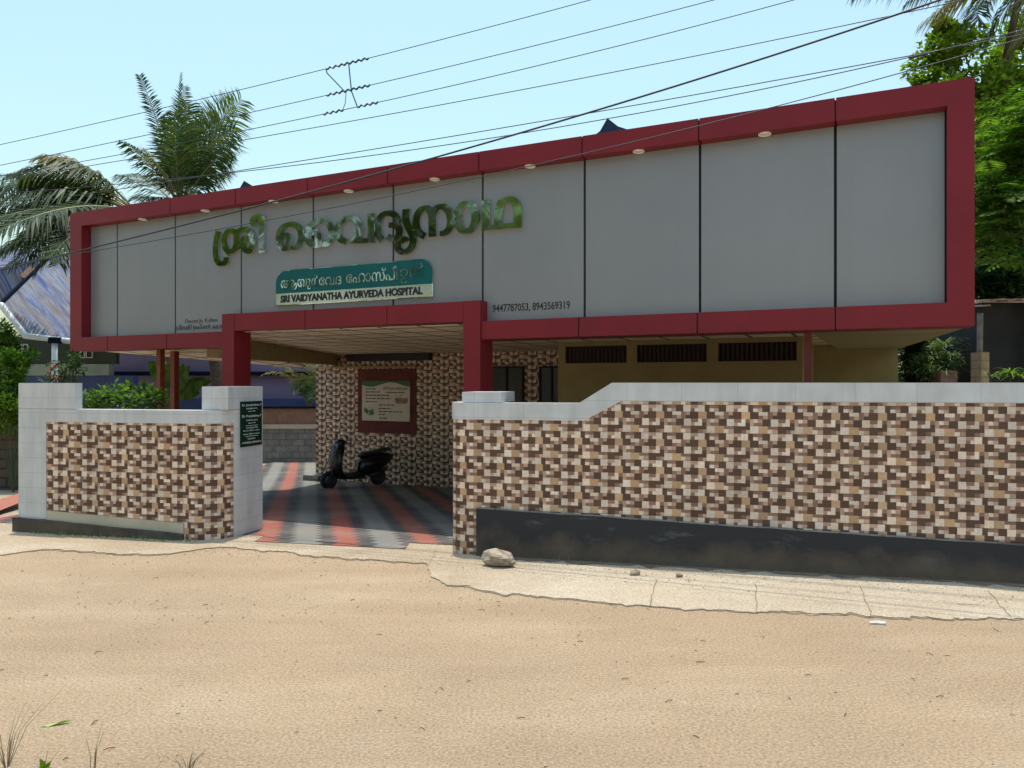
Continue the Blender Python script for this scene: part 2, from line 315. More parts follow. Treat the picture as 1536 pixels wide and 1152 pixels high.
# ------------------------------------------------------------------ mesh helpers
class MB:
    def __init__(s): s.v = []; s.f = []; s.m = []; s.c = []; s.uv = None
    def face(s, pts, mi=0, c=None):
        k = len(s.v); s.v += [tuple(p) for p in pts]; s.f.append(tuple(range(k, k + len(pts)))); s.m.append(mi); s.c.append(c)
    def hexa(s, b, tp, mi=0):
        """b, tp: four bottom and four top corners in order"""
        k = len(s.v); s.v += [tuple(p) for p in b] + [tuple(p) for p in tp]
        for q in ((0, 3, 2, 1), (4, 5, 6, 7), (0, 1, 5, 4), (1, 2, 6, 5), (2, 3, 7, 6), (3, 0, 4, 7)):
            s.f.append(tuple(k + i for i in q)); s.m.append(mi); s.c.append(None)
    def box(s, x0, x1, y0, y1, z0, z1, T=None, mi=0):
        T = T or (lambda x, y, z: (x, y, z))
        s.hexa([T(x0, y0, z0), T(x1, y0, z0), T(x1, y1, z0), T(x0, y1, z0)], [T(x0, y0, z1), T(x1, y0, z1), T(x1, y1, z1), T(x0, y1, z1)], mi)
    def tube(s, pts, r, n=6, mi=0, caps=True):
        pts = [Vector(p) for p in pts]; rr = r if isinstance(r, (list, tuple)) else [r] * len(pts)
        k0 = len(s.v); up = None
        for i, p in enumerate(pts):
            d = (pts[min(i + 1, len(pts) - 1)] - pts[max(i - 1, 0)]).normalized()
            if up is None: up = d.orthogonal().normalized()
            up = (up - d * up.dot(d)).normalized(); b = d.cross(up)
            for j in range(n):
                a = 2 * math.pi * j / n; s.v.append(tuple(p + (up * math.cos(a) + b * math.sin(a)) * rr[i]))
        for i in range(len(pts) - 1):
            for j in range(n):
                a, b = k0 + i * n + j, k0 + i * n + (j + 1) % n
                s.f.append((a, b, b + n, a + n)); s.m.append(mi); s.c.append(None)
        if caps:
            s.f.append(tuple(k0 + j for j in reversed(range(n)))); s.m.append(mi); s.c.append(None)
            e = k0 + (len(pts) - 1) * n; s.f.append(tuple(e + j for j in range(n))); s.m.append(mi); s.c.append(None)
    def leaf(s, p, d, side, l, w, mi=0):
        k = len(s.v); m = p + d * (l * 0.45)
        s.v += [tuple(p), tuple(m + side * w * 0.5), tuple(p + d * l), tuple(m - side * w * 0.5)]
        s.f.append((k, k + 1, k + 2, k + 3)); s.m.append(mi); s.c.append(None)
    def loft(s, rings, mi=0, caps=True):
        n = len(rings[0]); k0 = len(s.v)
        for r_ in rings: s.v += [tuple(p) for p in r_]
        for i in range(len(rings) - 1):
            for j in range(n):
                a, b = k0 + i * n + j, k0 + i * n + (j + 1) % n
                s.f.append((a, b, b + n, a + n)); s.m.append(mi); s.c.append(None)
        if caps:
            s.f.append(tuple(k0 + j for j in reversed(range(n)))); s.m.append(mi); s.c.append(None)
            e = k0 + (len(rings) - 1) * n; s.f.append(tuple(e + j for j in range(n))); s.m.append(mi); s.c.append(None)
    def build(s, name, mats, parent=None, smooth=False):
        me = bpy.data.meshes.new(name)
        o_ = Vector((0, 0, 0)); q = parent
        while q is not None: o_ += q.location; q = q.parent
        if parent is None and s.v:
            n = len(s.v); o_ = Vector((sum(v[0] for v in s.v) / n, sum(v[1] for v in s.v) / n, min(v[2] for v in s.v)))
        me.from_pydata([(v[0] - o_.x, v[1] - o_.y, v[2] - o_.z) for v in s.v], [], s.f)
        if not isinstance(mats, (list, tuple)): mats = [mats]
        for m in mats: me.materials.append(m)
        if len(mats) > 1: me.polygons.foreach_set('material_index', s.m)
        if any(c is not None for c in s.c):
            at = me.color_attributes.new('Col', 'FLOAT_COLOR', 'CORNER'); flat = []
            for f, c in zip(s.f, s.c): flat += list((*(c or (0.3, 0.3, 0.3)), 1)) * len(f)
            at.data.foreach_set('color', flat)
        if s.uv:
            u = me.uv_layers.new(name='UVMap'); flat = []
            for f in s.f:
                for i in f: flat += list(s.uv(s.v[i]))
            u.data.foreach_set('uv', flat)
        if smooth: me.polygons.foreach_set('use_smooth', [True] * len(s.f))
        me.update()
        o = bpy.data.objects.new(name, me); col.objects.link(o)
        if parent: o.parent = parent
        else: o.location = o_
        return o
def tag(o, label=None, cat=None, group=None, kind=None):
    if label: o['label'] = label
    if cat: o['category'] = cat
    if group: o['group'] = group
    if kind: o['kind'] = kind
    return o
def thing(name, loc, label, cat, group=None):
    o = bpy.data.objects.new(name, None); col.objects.link(o); o.location = loc; o.empty_display_size = 0.2
    return tag(o, label, cat, group, 'thing')
def P(px, py, d): return Vector(((px - CX) / F * d, d, H - (py - HY) / F * d))
def G(px, py, z=0.0):
    d = (H - z) * F / (py - HY); return Vector(((px - CX) / F * d, d, z))

# the facade's own frame: s along it, o behind it
FL = Vector(((105 - CX) / F * 14.444, 14.444, 0)); FR = Vector(((1462 - CX) / F * 8.0, 8.0, 0))
FT = (FR - FL).normalized(); FN = Vector((-FT.y, FT.x, 0)); FLEN = (FR - FL).length
def FW(s, o, z): return (FL.x + FT.x * s + FN.x * o, FL.y + FT.y * s + FN.y * o, z)
def s_at(px, o):
    k = (px - CX) / F; bx, by = FL.x + FN.x * o, FL.y + FN.y * o
    return (k * by - bx) / (FT.x - k * FT.y)
def FP(px, py, o):
    s = s_at(px, o); d = FL.y + FT.y * s + FN.y * o
    return s, H - (py - HY) / F * d
# the boundary wall's own frame
W0 = Vector((-0.4007, 8.894, 0)); WT = Vector((5.4787, -1.264, 0)).normalized(); WN = Vector((-WT.y, WT.x, 0))
def WW(u, o, z): return (W0.x + WT.x * u + WN.x * o, W0.y + WT.y * u + WN.y * o, z)
def u_at(px, o=0.0):
    k = (px - CX) / F; bx, by = W0.x + WN.x * o, W0.y + WN.y * o
    return (k * by - bx) / (WT.x - k * WT.y)
def WP(px, py, o=0.0):
    u = u_at(px, o); d = W0.y + WT.y * u + WN.y * o
    return u, H - (py - HY) / F * d
def wall_y(x): return 8.8015 - 0.2307 * x
def gz(x, y):
    d = y - wall_y(x) - 0.5
    return -0.053 * max(0.0, min(d, 10.0))

# ------------------------------------------------------------------ ground, road, apron, paving
g = MB(); xs = [-400, -120, -60, -40] + [-30 + i for i in range(61)] + [40, 60, 120, 400]; ys = [-200, -60, -25] + [-12 + i for i in range(52)] + [50, 70, 120, 400]
vi = {}
for j, y in enumerate(ys):
    for i, x in enumerate(xs):
        vi[i, j] = len(g.v); g.v.append((x, y, gz(x, y) - 0.02))
for j in range(len(ys) - 1):
    for i in range(len(xs) - 1):
        g.f.append((vi[i, j], vi[i + 1, j], vi[i + 1, j + 1], vi[i, j + 1])); g.m.append(0); g.c.append(None)
tag(g.build('ground', M['sand']), kind='structure')
r = MB(); rx = [-80, -40, -20] + [-16 + 0.5 * i for i in range(65)] + [20, 40, 80]
for a, b in zip(rx, rx[1:]):
    r.face([(a, -4.6 + 0.1 * math.sin(a * 1.3), 0.0), (b, -4.6 + 0.1 * math.sin(b * 1.3), 0.0), (b, wall_y(b) + 0.15, 0.0), (a, wall_y(a) + 0.15, 0.0)])
tag(r.build('road', M['road']), kind='structure')
edge = [(-420, 862), (-200, 846), (0, 834), (60, 826), (140, 829), (230, 833), (270, 830), (300, 826), (330, 822), (380, 826), (430, 828), (480, 836), (560, 842), (615, 845), (640, 847), (648, 866), (672, 877), (715, 884), (760, 893), (830, 899), (905, 906), (990, 911), (1070, 916), (1150, 920), (1250, 923), (1330, 926), (1430, 928), (1536, 931), (1700, 936), (2000, 946)]
ep = []
for (a, b) in zip(edge, edge[1:]):
    p, q = G(*a), G(*b); n = max(2, int((q - p).length / 0.05))
    for i in range(n):
        t_ = i / n; w_ = p.lerp(q, t_); ep.append(Vector((w_.x + ru(-.010, .010), w_.y + ru(-.022, .022) * (2.2 if R() < .15 else 1) + .03 * math.sin(w_.x * 3.1) + .018 * math.sin(w_.x * 11.3) + .012 * math.sin(w_.x * 23.7), 0)))
ap = MB(); ck = MB()
for p, q in zip(ep, ep[1:]):
    b0, b1 = wall_y(p.x) + 0.5, wall_y(q.x) + 0.5
    ap.face([(p.x, p.y, 0.014), (q.x, q.y, 0.014), (q.x, b1, 0.014), (p.x, b0, 0.014)])
    ap.face([(p.x, p.y, 0.0), (q.x, q.y, 0.0), (q.x, q.y, 0.014), (p.x, p.y, 0.014)])
wds = [max(0.0, 0.004 + 0.012 * math.sin(i * .11) + 0.026 * R() * R() + (0.03 if R() < 0.08 else 0)) for i in range(len(ep))]
for i in range(len(ep) - 1):
    p, q = ep[i], ep[i + 1]
    ck.face([(p.x, p.y - wds[i], 0.005), (q.x, q.y - wds[i + 1], 0.005), (q.x, q.y - 0.001, 0.005), (p.x, p.y - 0.001, 0.005)])
tag(ap.build('pavement', M['apron']), kind='structure')
tag(ck.build('pavement_crack', M['crack']), kind='structure')
# thin joints across the apron and a strip coloured dark to deepen the shadow at the wall's foot
jt = MB()
for pa, pb in (((1134, 876), (1136, 918)), ((1290, 880), (1308, 922)), ((1482, 886), (1518, 928)), ((985, 868), (975, 908))):
    p, q = G(*pa, 0.018), G(*pb, 0.018); n = 9; side = 0.005
    L = [p.lerp(q, i / n) + Vector((ru(-.012, .012), 0, 0)) for i in range(n + 1)]
    for a, b in zip(L, L[1:]): jt.face([(a.x - side, a.y, .018), (a.x + side, a.y, .018), (b.x + side, b.y, .018), (b.x - side, b.y, .018)])
tag(jt.build('pavement_joint', M['crack']), kind='structure')
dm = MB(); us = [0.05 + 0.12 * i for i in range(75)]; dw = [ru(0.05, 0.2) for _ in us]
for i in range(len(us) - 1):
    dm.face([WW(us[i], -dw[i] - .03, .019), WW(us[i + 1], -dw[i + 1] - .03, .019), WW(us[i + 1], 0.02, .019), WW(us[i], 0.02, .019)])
tag(dm.build('painted_shade_strip', M['foot_shade']), kind='structure')
# paving of the forecourt, following the slope of the yard
pv = MB()
g0, g1 = G(385, 800), G(690, 826)
rows = 44
def pav(i, j):
    y0 = 9.35 + 0.36 * i
    xl, xr = -7.6 + 0.0 * i, 7.0
    x = xl + (xr - xl) * j / 30
    y = y0 + (wall_y(x) - wall_y(-2.0)) * (1 if i < 8 else 1)
    return (x, y, gz(x, y) + 0.021)
for i in range(rows):
    for j in range(30):
        q4 = [pav(i, j), pav(i, j + 1), pav(i + 1, j + 1), pav(i + 1, j)]
        if all(q[1] > wall_y(q[0]) + (0.25 if q[0] < -3.3 or q[0] > -.8 else 0.0) for q in q4): pv.face(q4)
tag(pv.build('paved_yard', M['paving']), kind='structure')
rp = MB(); rp.face([G(-60, 768, .006), G(34, 738, .006), G(34, 752, .006), G(-60, 790, .006)])
tag(rp.build('red_path', M['redpave']), kind='structure')

# ------------------------------------------------------------------ mosaic tiles
TL, TT, TP, TM, TD = (0.78, 0.635, 0.51), (0.57, 0.35, 0.195), (0.53, 0.335, 0.24), (0.26, 0.14, 0.098), (0.098, 0.045, 0.028)
MOT = [
 (185,35,285,125,TL),(285,35,385,82,TP),(285,82,340,125,TM),(340,82,385,125,TL),(385,35,475,125,TL),(475,35,540,125,TD),(540,35,600,80,TM),(540,80,600,125,TL),(600,35,660,80,TM),(600,80,660,125,TP),(660,35,760,125,TD),
 (155,125,220,220,TM),(220,125,275,170,TP),(220,170,275,220,TD),(275,125,390,220,TD),(390,125,500,220,TT),(500,125,612,220,TD),(612,125,730,172,TL),(612,172,672,220,TM),(672,172,730,220,TP),
 (195,220,290,313,TL),(290,220,385,268,TM),(290,268,340,313,TP),(340,268,385,313,TL),(385,220,440,313,TL),(440,220,500,268,TM),(440,268,500,313,TD),(500,220,548,313,TP),(548,220,600,268,TL),(548,268,600,313,TM),(600,220,662,268,TP),(600,268,662,313,TM),(662,220,770,313,TD),
 (155,313,285,355,TM),(155,355,215,410,TL),(215,355,285,410,TP),(285,313,388,410,TD),(388,313,450,362,TD),(388,362,450,410,TM),(450,313,502,362,TD),(450,362,502,410,TP),(502,313,608,410,TL),(608,313,730,410,TT)]
TW_, TH_ = 0.45, 0.305
MOTN = [((a - 185) / 575, max(.007, (410 - d) / 375), (c - 185) / 575, min(.993, (410 - b) / 375), k) for a, b, c, d, k in MOT]
def clip_half(poly, a, b, c):
    """keep a*u + b*v <= c"""
    out = []
    for i in range(len(poly)):
        p, q = poly[i], poly[(i + 1) % len(poly)]
        dp, dq = a * p[0] + b * p[1] - c, a * q[0] + b * q[1] - c
        if dp <= 0: out.append(p)
        if (dp < 0) != (dq < 0) and dp != dq:
            t = dp / (dp - dq); out.append((p[0] + (q[0] - p[0]) * t, p[1] + (q[1] - p[1]) * t))
    return out
def mosaic_sheet(mb, region, place, u0=0.0, v0=0.0, split=None):
    """region: convex polygon (counter-clockwise) in (u, v) metres"""
    hp = []
    for i in range(len(region)):
        p, q = region[i], region[(i + 1) % len(region)]
        nx, ny = q[1] - p[1], -(q[0] - p[0]); hp.append((nx, ny, nx * p[0] + ny * p[1]))
    ul, uh = min(p[0] for p in region), max(p[0] for p in region); vl, vh = min(p[1] for p in region), max(p[1] for p in region)
    for i in range(int((ul - u0) // TW_) - 1, int((uh - u0) // TW_) + 2):
        for j in range(int((vl - v0) // TH_) - 1, int((vh - v0) // TH_) + 2):
            tint = ru(0.93, 1.05)
            for a, b, c, d, k in MOTN:
                poly = [(u0 + (i + a) * TW_, v0 + (j + b) * TH_), (u0 + (i + c) * TW_, v0 + (j + b) * TH_), (u0 + (i + c) * TW_, v0 + (j + d) * TH_), (u0 + (i + a) * TW_, v0 + (j + d) * TH_)]
                if poly[1][0] < ul or poly[0][0] > uh or poly[2][1] < vl or poly[0][1] > vh: 
                    continue
                for h_ in hp:
                    poly = clip_half(poly, *h_)
                    if len(poly) < 3: break
                if len(poly) < 3: continue
                q = tint * ru(0.82, 1.15); w = ru(-0.05, 0.05)
                cc = (k[0] * q * (1 + w), k[1] * q, k[2] * q * (1 - w))
                pieces = [poly]
                if split:
                    pieces = []
                    um, ux = min(p[0] for p in poly), max(p[0] for p in poly)
                    cuts = [um] + [x for x in split if um < x < ux] + [ux]
                    for x0, x1 in zip(cuts, cuts[1:]):
                        pc = clip_half(clip_half(poly, 1, 0, x1), -1, 0, -x0)
                        if len(pc) >= 3: pieces.append(pc)
                for pc in pieces: mb.face([place(p[0], p[1]) for p in pc], 0, cc)

# ------------------------------------------------------------------ right boundary wall (rounded end at the gate)
RR, UA = 0.24, -0.12
def wr(w, off, z):
    """developed coordinate w: straight for w >= UA, quarter circle, then straight back; off = outwards"""
    if w >= UA: return WW(w, -off, z)
    arc = RR * math.pi / 2
    if w >= UA - arc:
        a = (UA - w) / RR
        return WW(UA - math.sin(a) * (RR + off), RR - math.cos(a) * (RR + off), z)
    return WW(UA - RR - off, RR + (UA - arc - w), z)
def strip(mb, place, ws, off_out, off_in, z0, z1, mi=0, ends=True):
    """a bar following the path: front, top, bottom and back; z0, z1 are functions of w"""
    for a, b in zip(ws, ws[1:]):
        A = lambda o, w, zf: place(w, o, zf(w))
        mb.face([A(off_out, a, z0), A(off_out, b, z0), A(off_out, b, z1), A(off_out, a, z1)], mi)
        mb.face([A(off_out, a, z1), A(off_out, b, z1), A(off_in, b, z1), A(off_in, a, z1)], mi)
        mb.face([A(off_in, a, z0), A(off_out, a, z0), A(off_out, b, z0), A(off_in, b, z0)][::-1], mi)
        mb.face([A(off_in, b, z0), A(off_in, a, z0), A(off_in, a, z1), A(off_in, b, z1)], mi)
    if ends:
        for w in (ws[0], ws[-1]):
            mb.face([place(w, off_out, z0(w)), place(w, off_in, z0(w)), place(w, off_in, z1(w)), place(w, off_out, z1(w))], mi)
UEND = 9.5
uc, ud = WP(868, 604)[0], WP(918, 574)[0]
ZLO, ZHI = 1.773, 2.004
def ztop(w):
    if w <= uc: return ZLO
    if w >= ud: return ZHI
    return ZLO + (ZHI - ZLO) * (w - uc) / (ud - uc)
uc2, ud2 = uc + 0.06, ud + 0.10                    # the lower edge of the band turns a little later
def zband(w):
    if w <= uc2: return ZLO - 0.195
    if w >= ud2: return ZHI - 0.205
    return ZLO - 0.195 + (ZHI - 0.205 - ZLO + 0.195) * (w - uc2) / (ud2 - uc2)
arcw = [UA - RR * math.pi / 2 * i / 12 for i in range(13)]
WBACK = UA - RR * math.pi / 2 - 0.9
wsr = sorted(set([WBACK] + arcw + [0.0, uc, uc2, ud, ud2] + [1 + i for i in range(9)] + [UEND]))
rw = thing('boundary_wall', WW(3, 0, 0), 'long mosaic tiled compound wall with stepped white coping and black plinth, right of the gate', 'wall')
mb = MB(); strip(mb, wr, wsr, -0.006, -0.2, lambda w: -0.2, lambda w: ztop(w) - 0.012); mb.build('wall_core', M['grout'], rw)
mb = MB(); strip(mb, wr, wsr, 0.010, -0.205, zband, ztop); mb.build('coping', M['wtile'], rw)
mb = MB()
pl0 = WP(716, 762)[1]; plk = (WP(1536, 818)[1] - pl0) / WP(1536, 818)[0]
zpl = lambda w: pl0 + plk * w
for reg in ([(WBACK, -0.15), (0, -0.15), (0, ZLO - .19), (WBACK, ZLO - .19)],
            [(0, 0.0), (uc2, 0.0), (uc2, ZLO - .19), (0, ZLO - .19)],
            [(uc2, 0.0), (ud2, 0.0), (ud2, ZHI - .2), (uc2, ZLO - .19)],
            [(ud2, 0.0), (UEND, 0.0), (UEND, ZHI - .2), (ud2, ZHI - .2)]):
    mosaic_sheet(mb, reg, lambda u, v: wr(u, 0, v), u0=WP(962, 700)[0] % TW_, v0=ZHI - .205 - .035, split=arcw)
mb.build('mosaic_tiles', M['mosaic'], rw)
mb = MB(); wp_ = [0.0] + [0.25 * i for i in range(1, 39)]
jz = [ru(-.006, .006) for _ in wp_]; zj = dict(zip(wp_, jz))
strip(mb, lambda w, o, z: WW(w, -o, z), wp_, 0.05, -0.002, lambda w: -0.1, lambda w: zpl(w) + zj[w])
mb.build('plinth', M['plinth'], rw)
mb = MB(); strip(mb, lambda w, o, z: WW(w, -o, z), wp_, 0.046, 0.001, lambda w: zpl(w) + zj[w] + .002, lambda w: zpl(w) + zj[w] + 0.012)
mb.build('plinth_ledge', M['block'], rw)
# the white pier block standing on the low end
bl = MB(); ba, bb = u_at(693, 0.03), u_at(752, 0.03)
bl.box(ba, bb, 0.03, 0.72, ZLO + 0.004, 1.895, WW); bl.build('pier_block', M['wtile'], rw)

# ------------------------------------------------------------------ left boundary wall
LX0 = (-6.603 - W0.x) / WT.x                        # u of its left edge in the same frame
LR = 0.40; LUB = (-4.04 - W0.x) / WT.x
def wl(w, off, z):
    """straight up to LUB, then a quarter circle, then straight back"""
    if w <= LUB: return WW(w, -off, z)
    arc = LR * math.pi / 2
    if w <= LUB + arc:
        a = (w - LUB) / LR; return WW(LUB + math.sin(a) * (LR + off), LR - math.cos(a) * (LR + off), z)
    return WW(LUB + LR + off, LR + (w - LUB - arc), z)
arcl = [LUB + LR * math.pi / 2 * i / 12 for i in range(13)]
WLE = LUB + LR * math.pi / 2
PE = 0.05
while True:                                        # how far back the pier's inner face runs
    q_ = wl(WLE + PE, 0.012, 0)
    if CX + F * q_[0] / q_[1] >= 393 or PE > 1.5: break
    PE += 0.02
lw = thing('boundary_wall', WW(LX0 + 1.4, 0, 0), 'short mosaic tiled compound wall framed by white tiled piers, left of the gate', 'wall')
LZ = 1.655
u40, u70 = LX0, u_at(70); u123 = u_at(123)
wsl = sorted(set([LX0, u70] + [LX0 + 0.5 * i for i in range(1, 5)] + arcl + [WLE + PE - .02]))
mb = MB(); strip(mb, wl, wsl, -0.004, -0.22, lambda w: -0.2, lambda w: LZ - 0.01); mb.build('wall_core', M['grout'], lw)
mb = MB()
mosaic_sheet(mb, [(u70, 0.31), (LUB - 0.12, 0.225), (LUB - 0.12, LZ - .165), (u70, LZ - .165)], lambda u, v: wl(u, 0, v), u0=u70 + .1, v0=LZ - .2, split=arcl)
mosaic_sheet(mb, [(LUB - 0.12, -0.05), (arcl[10], -0.05), (arcl[10], LZ - .165), (LUB - 0.12, LZ - .165)], lambda u, v: wl(u, 0, v), u0=u70 + .1, v0=LZ - .2, split=arcl)
mb.build('mosaic_tiles', M['mosaic'], lw)
mb = MB(); strip(mb, wl, [LX0 - 0.012, u70], 0.012, -0.23, lambda w: 0.19, lambda w: LZ); mb.build('white_frame', M['wtile'], lw)
mb = MB(); strip(mb, wl, [u70 + .001] + [w for w in wsl if u70 < w <= arcl[-1]], 0.010, -0.225, lambda w: LZ - .17, lambda w: LZ - 0.002); mb.build('coping', M['wtile'], lw)
mb = MB()
mb.box(LX0 - 0.012, u_at(113), -0.012, 0.12, LZ + .003, 2.0, WW); mb.build('pier_block', M['wtile'], lw)
# gate pier: inner face looking at the drive and a block on top
mb = MB(); strip(mb, wl, [w for w in arcl if w > arcl[9]] + [WLE + PE], 0.012, -0.30, lambda w: -0.25, lambda w: LZ - .001)
mb.build('gate_pier', M['wtile'], lw)
mb = MB(); gA, gB = u_at(300, 0.1), LUB + LR + 0.012
mb.box(gA, gB, 0.14, LR + PE, LZ + .004, 1.955, WW); mb.build('pier_block', M['wtile'], lw)
mb = MB(); strip(mb, lambda w, o, z: WW(w, -o, z), [u70, LUB - .13], 0.006, -0.002, lambda w: 0.0, lambda w: 0.305 + (w - u70) / (LUB - .13 - u70) * -0.085); mb.build('marble_strip', M['marble'], lw)
mb = MB(); wq = [LX0 - 0.07 + (LUB - .12 - LX0 + .07) * i / 14 for i in range(15)]
zq = [0.205 - 0.115 * i / 14 + ru(-.005, .005) for i in range(15)]; zqd = dict(zip(wq, zq))
strip(mb, lambda w, o, z: WW(w, -o, z), wq, 0.055, -0.002, lambda w: -0.15, lambda w: zqd[w]); mb.build('plinth', M['plinth'], lw)

# ------------------------------------------------------------------ text helper
def text_mesh(body, off=0.0, extrude=0.0):
    c = bpy.data.curves.new('lettering', 'FONT'); c.body = body; c.size = 1; c.offset = off; c.extrude = extrude
    c.resolution_u = 3
    o = bpy.data.objects.new('lettering', c); col.objects.link(o)
    dg = bpy.context.evaluated_depsgraph_get(); me = bpy.data.meshes.new_from_object(o.evaluated_get(dg))
    vs = [v.co.copy() for v in me.vertices]; fs = [tuple(p.vertices) for p in me.polygons]
    bpy.data.objects.remove(o); bpy.data.curves.remove(c); bpy.data.meshes.remove(me)
    return vs, fs
def add_text(mb, body, x0, x1, z0, z1, place, off=0.0, ex=0.0, mi=0, ref=None):
    """fit the text into x0..x1, z0..z1 (ref: height of a capital is used when given)"""
    vs, fs = text_mesh(body, off, ex)
    if not vs: return
    ax, bx = min(v.x for v in vs), max(v.x for v in vs); ay, by = min(v.y for v in vs), max(v.y for v in vs)
    if ref: ay, by = ref
    k = len(mb.v)
    for v in vs: mb.v.append(place(x0 + (v.x - ax) / (bx - ax) * (x1 - x0), -v.z, z0 + (v.y - ay) / (by - ay) * (z1 - z0)))
    for f in fs: mb.f.append(tuple(k + i for i in f)); mb.m.append(mi); mb.c.append(None)

# ------------------------------------------------------------------ hospital building
REC = 0.18                                          # depth of the recessed panels
ZB, ZT = 2.60, 5.185                               # underside and top of the facade box
BB, BT = 0.25, 0.262                               # heights of the lower and upper band
hb = thing('hospital_building', FW(7, 3, 0), 'single storey hospital with a big grey panelled fascia framed in dark red over its porch', 'building')
joint_px = [176, 263, 362, 470, 590, 724, 877, 1050, 1253]
js = [s_at(p, REC) for p in joint_px]
pitch = (js[-1] - js[0]) / 8
s_l, s_r = s_at(122, 0.0), s_at(1421, 0.0)
def banded(name, z0, z1, cuts, o0=0.0, o1=0.5):
    mb = MB(); cs = [0.0] + cuts + [FLEN]
    for a, b in zip(cs, cs[1:]): mb.box(a + (0.008 if a > 0 else 0), b - (0.008 if b < FLEN else 0), o0, o1, z0, z1, FW, 0)
    mb.box(0.03, FLEN - .03, o0 + .02, o1 - .02, z0 + .02, z1 - .02, FW, 1)
    return mb.build(name, [M['red'], M['joint']], hb)
topcuts = [s_at(p, 0.0) for p in (255, 353, 461, 581, 718, 873, 1048, 1253)]
banded('top_band', ZT - BT, ZT, topcuts)
OP = -0.03
sL, sR = s_at(333, OP), s_at(695, OP); cw, cd = 0.265, 0.37
for a0, a1, cuts_ in ((0.0, sL + .05, (161, 250)), (sR + cw - .05, FLEN, (868, 1046, 1253))):
    mb = MB(); cs = [a0] + [s_at(p, 0.0) for p in cuts_] + [a1]
    for a, b in zip(cs, cs[1:]): mb.box(a + (0.008 if a > a0 else 0), b - (0.008 if b < a1 else 0), 0.0, 0.5, ZB, ZB + BB, FW, 0)
    mb.box(a0 + .03, a1 - .03, .02, .48, ZB + .02, ZB + BB - .02, FW, 1)
    mb.build('bottom_band', [M['red'], M['joint']], hb)
for a, b in ((0.0, s_l), (s_r, FLEN)):
    mb = MB(); mb.box(a, b, 0.0005, 0.498, ZB + BB, ZT - BT, FW); mb.build('side_band', M['red'], hb)
mb = MB(); mb.box(s_l, s_r, REC + .035, 0.49, ZB + BB, ZT - BT, FW); mb.build('backing_board', M['joint'], hb)
cuts = [s_l] + js + [s_r]
for a, b in zip(cuts, cuts[1:]):
    mb = MB(); mb.box(a + .016, b - .016, REC, REC + .035, ZB + BB + .002, ZT - BT - .002, FW); mb.build('grey_panel', M['grey'], hb)
# downlights in the recess soffit, one per panel
dl_px = [(214, 327), (308, 314), (410, 300), (523, 285), (652, 267), (795, 247), (958, 224), (1147, 197)]
first = None
for px, py in dl_px:
    s = s_at(px, 0.095)
    if first is None:
        mb = MB(); n = 20
        ring = lambda rr, z: [FW(s + rr * math.cos(2 * math.pi * i / n), 0.095 + rr * math.sin(2 * math.pi * i / n), z) for i in range(n)]
        mb.loft([ring(0.075, ZT - BT - .001), ring(0.075, ZT - BT - .016), ring(0.066, ZT - BT - .019), ring(0.06, ZT - BT - .012)], 0)
        first = mb.build('downlight', M['lamp'], hb); s0 = s
    else:
        c = first.copy(); col.objects.link(c); c.parent = hb; c.location = FT * (s - s0)
# portal over the gate
ZP0, ZP1 = 2.853, 3.135
for a in (sL, sR):
    mb = MB(); mb.box(a, a + cw, OP, OP + cd, -0.3, ZP1, FW); mb.build('portal_column', M['red'], hb)
mb = MB(); pc = [sL + cw] + [s_at(p, OP) for p in (457, 580)] + [sR]
for a, b in zip(pc, pc[1:]): mb.box(a + .006, b - .006, OP + .004, OP + cd - .004, ZP0, ZP1 - .003, FW, 0)
mb.box(sL + cw, sR, OP + .02, OP + cd - .02, ZP0 + .02, ZP1 - .02, FW, 1); mb.build('portal_beam', [M['red'], M['joint']], hb)
# ceilings
OB = 6.04                                          # back wall of the porch
def zc(o): return 2.85 - 0.14 * o / OB
sbl = s_at(372, 0.5)
mb = MB()
bm0, bm1 = Vector((-5.06, 15.0, 0)), Vector((-4.45, 19.35, 0))
sBR = FLEN
inv = lambda v: ((v - FL).dot(FT), (v - FL).dot(FN))
b0s, b0o = inv(bm0); b1s, b1o = inv(bm1)
sE = s_at(1216, 0.75)
main = [(sL + cw, 0.2), (sE, 0.5), (sE, 7.7), (b1s + .2, 7.7), (b1s, b1o), (b0s, b0o), (sL + cw, 0.3)]
low = [FW(s, o, zc(o)) for s, o in main]; hi = [(p[0], p[1], p[2] + 0.12) for p in low]
mb.face(low[::-1]); mb.face(hi)
for i in range(len(low)): j = (i + 1) % len(low); mb.face([low[i], low[j], hi[j], hi[i]])
mb.build('ceiling', M['ceiling'], hb)
mb = MB()
_bd = (bm1 - bm0).normalized(); _bk = bm0 - _bd * ((b0o - .5) / _bd.dot(FN)); _bk.z = ZB + .02
lf = [FW(0.02, 0.5, ZB + .02), tuple(_bk) , (bm0.x, bm0.y, 2.56), (-4.62, 17.15, 2.36), (-4.95, 16.9, 2.36)]
hi = [(p[0], p[1], p[2] + 0.05) for p in lf]; mb.face(lf[::-1]); mb.face(hi)
for i in range(len(lf)): j = (i + 1) % len(lf); mb.face([lf[i], lf[j], hi[j], hi[i]])
mb.build('eave_ceiling', M['ceiling'], hb)
mb = MB(); q4 = [(sE + .002, .5), (FLEN - .01, .5), (s_at(1350, OB), OB + .1), (sE + .002, OB + .1)]
mb.hexa([FW(s_, o_, ZB + .02) for s_, o_ in q4], [FW(s_, o_, ZB + .26) for s_, o_ in q4]); mb.build('eave_ceiling', M['ceiling_olive'], hb)
mb = MB(); bd = (bm1 - bm0).normalized(); bs = Vector((bd.y, -bd.x, 0)) * 0.11
p0, p1 = bm0 - bd * ((b0o - .52) / bd.dot(FN)), bm1
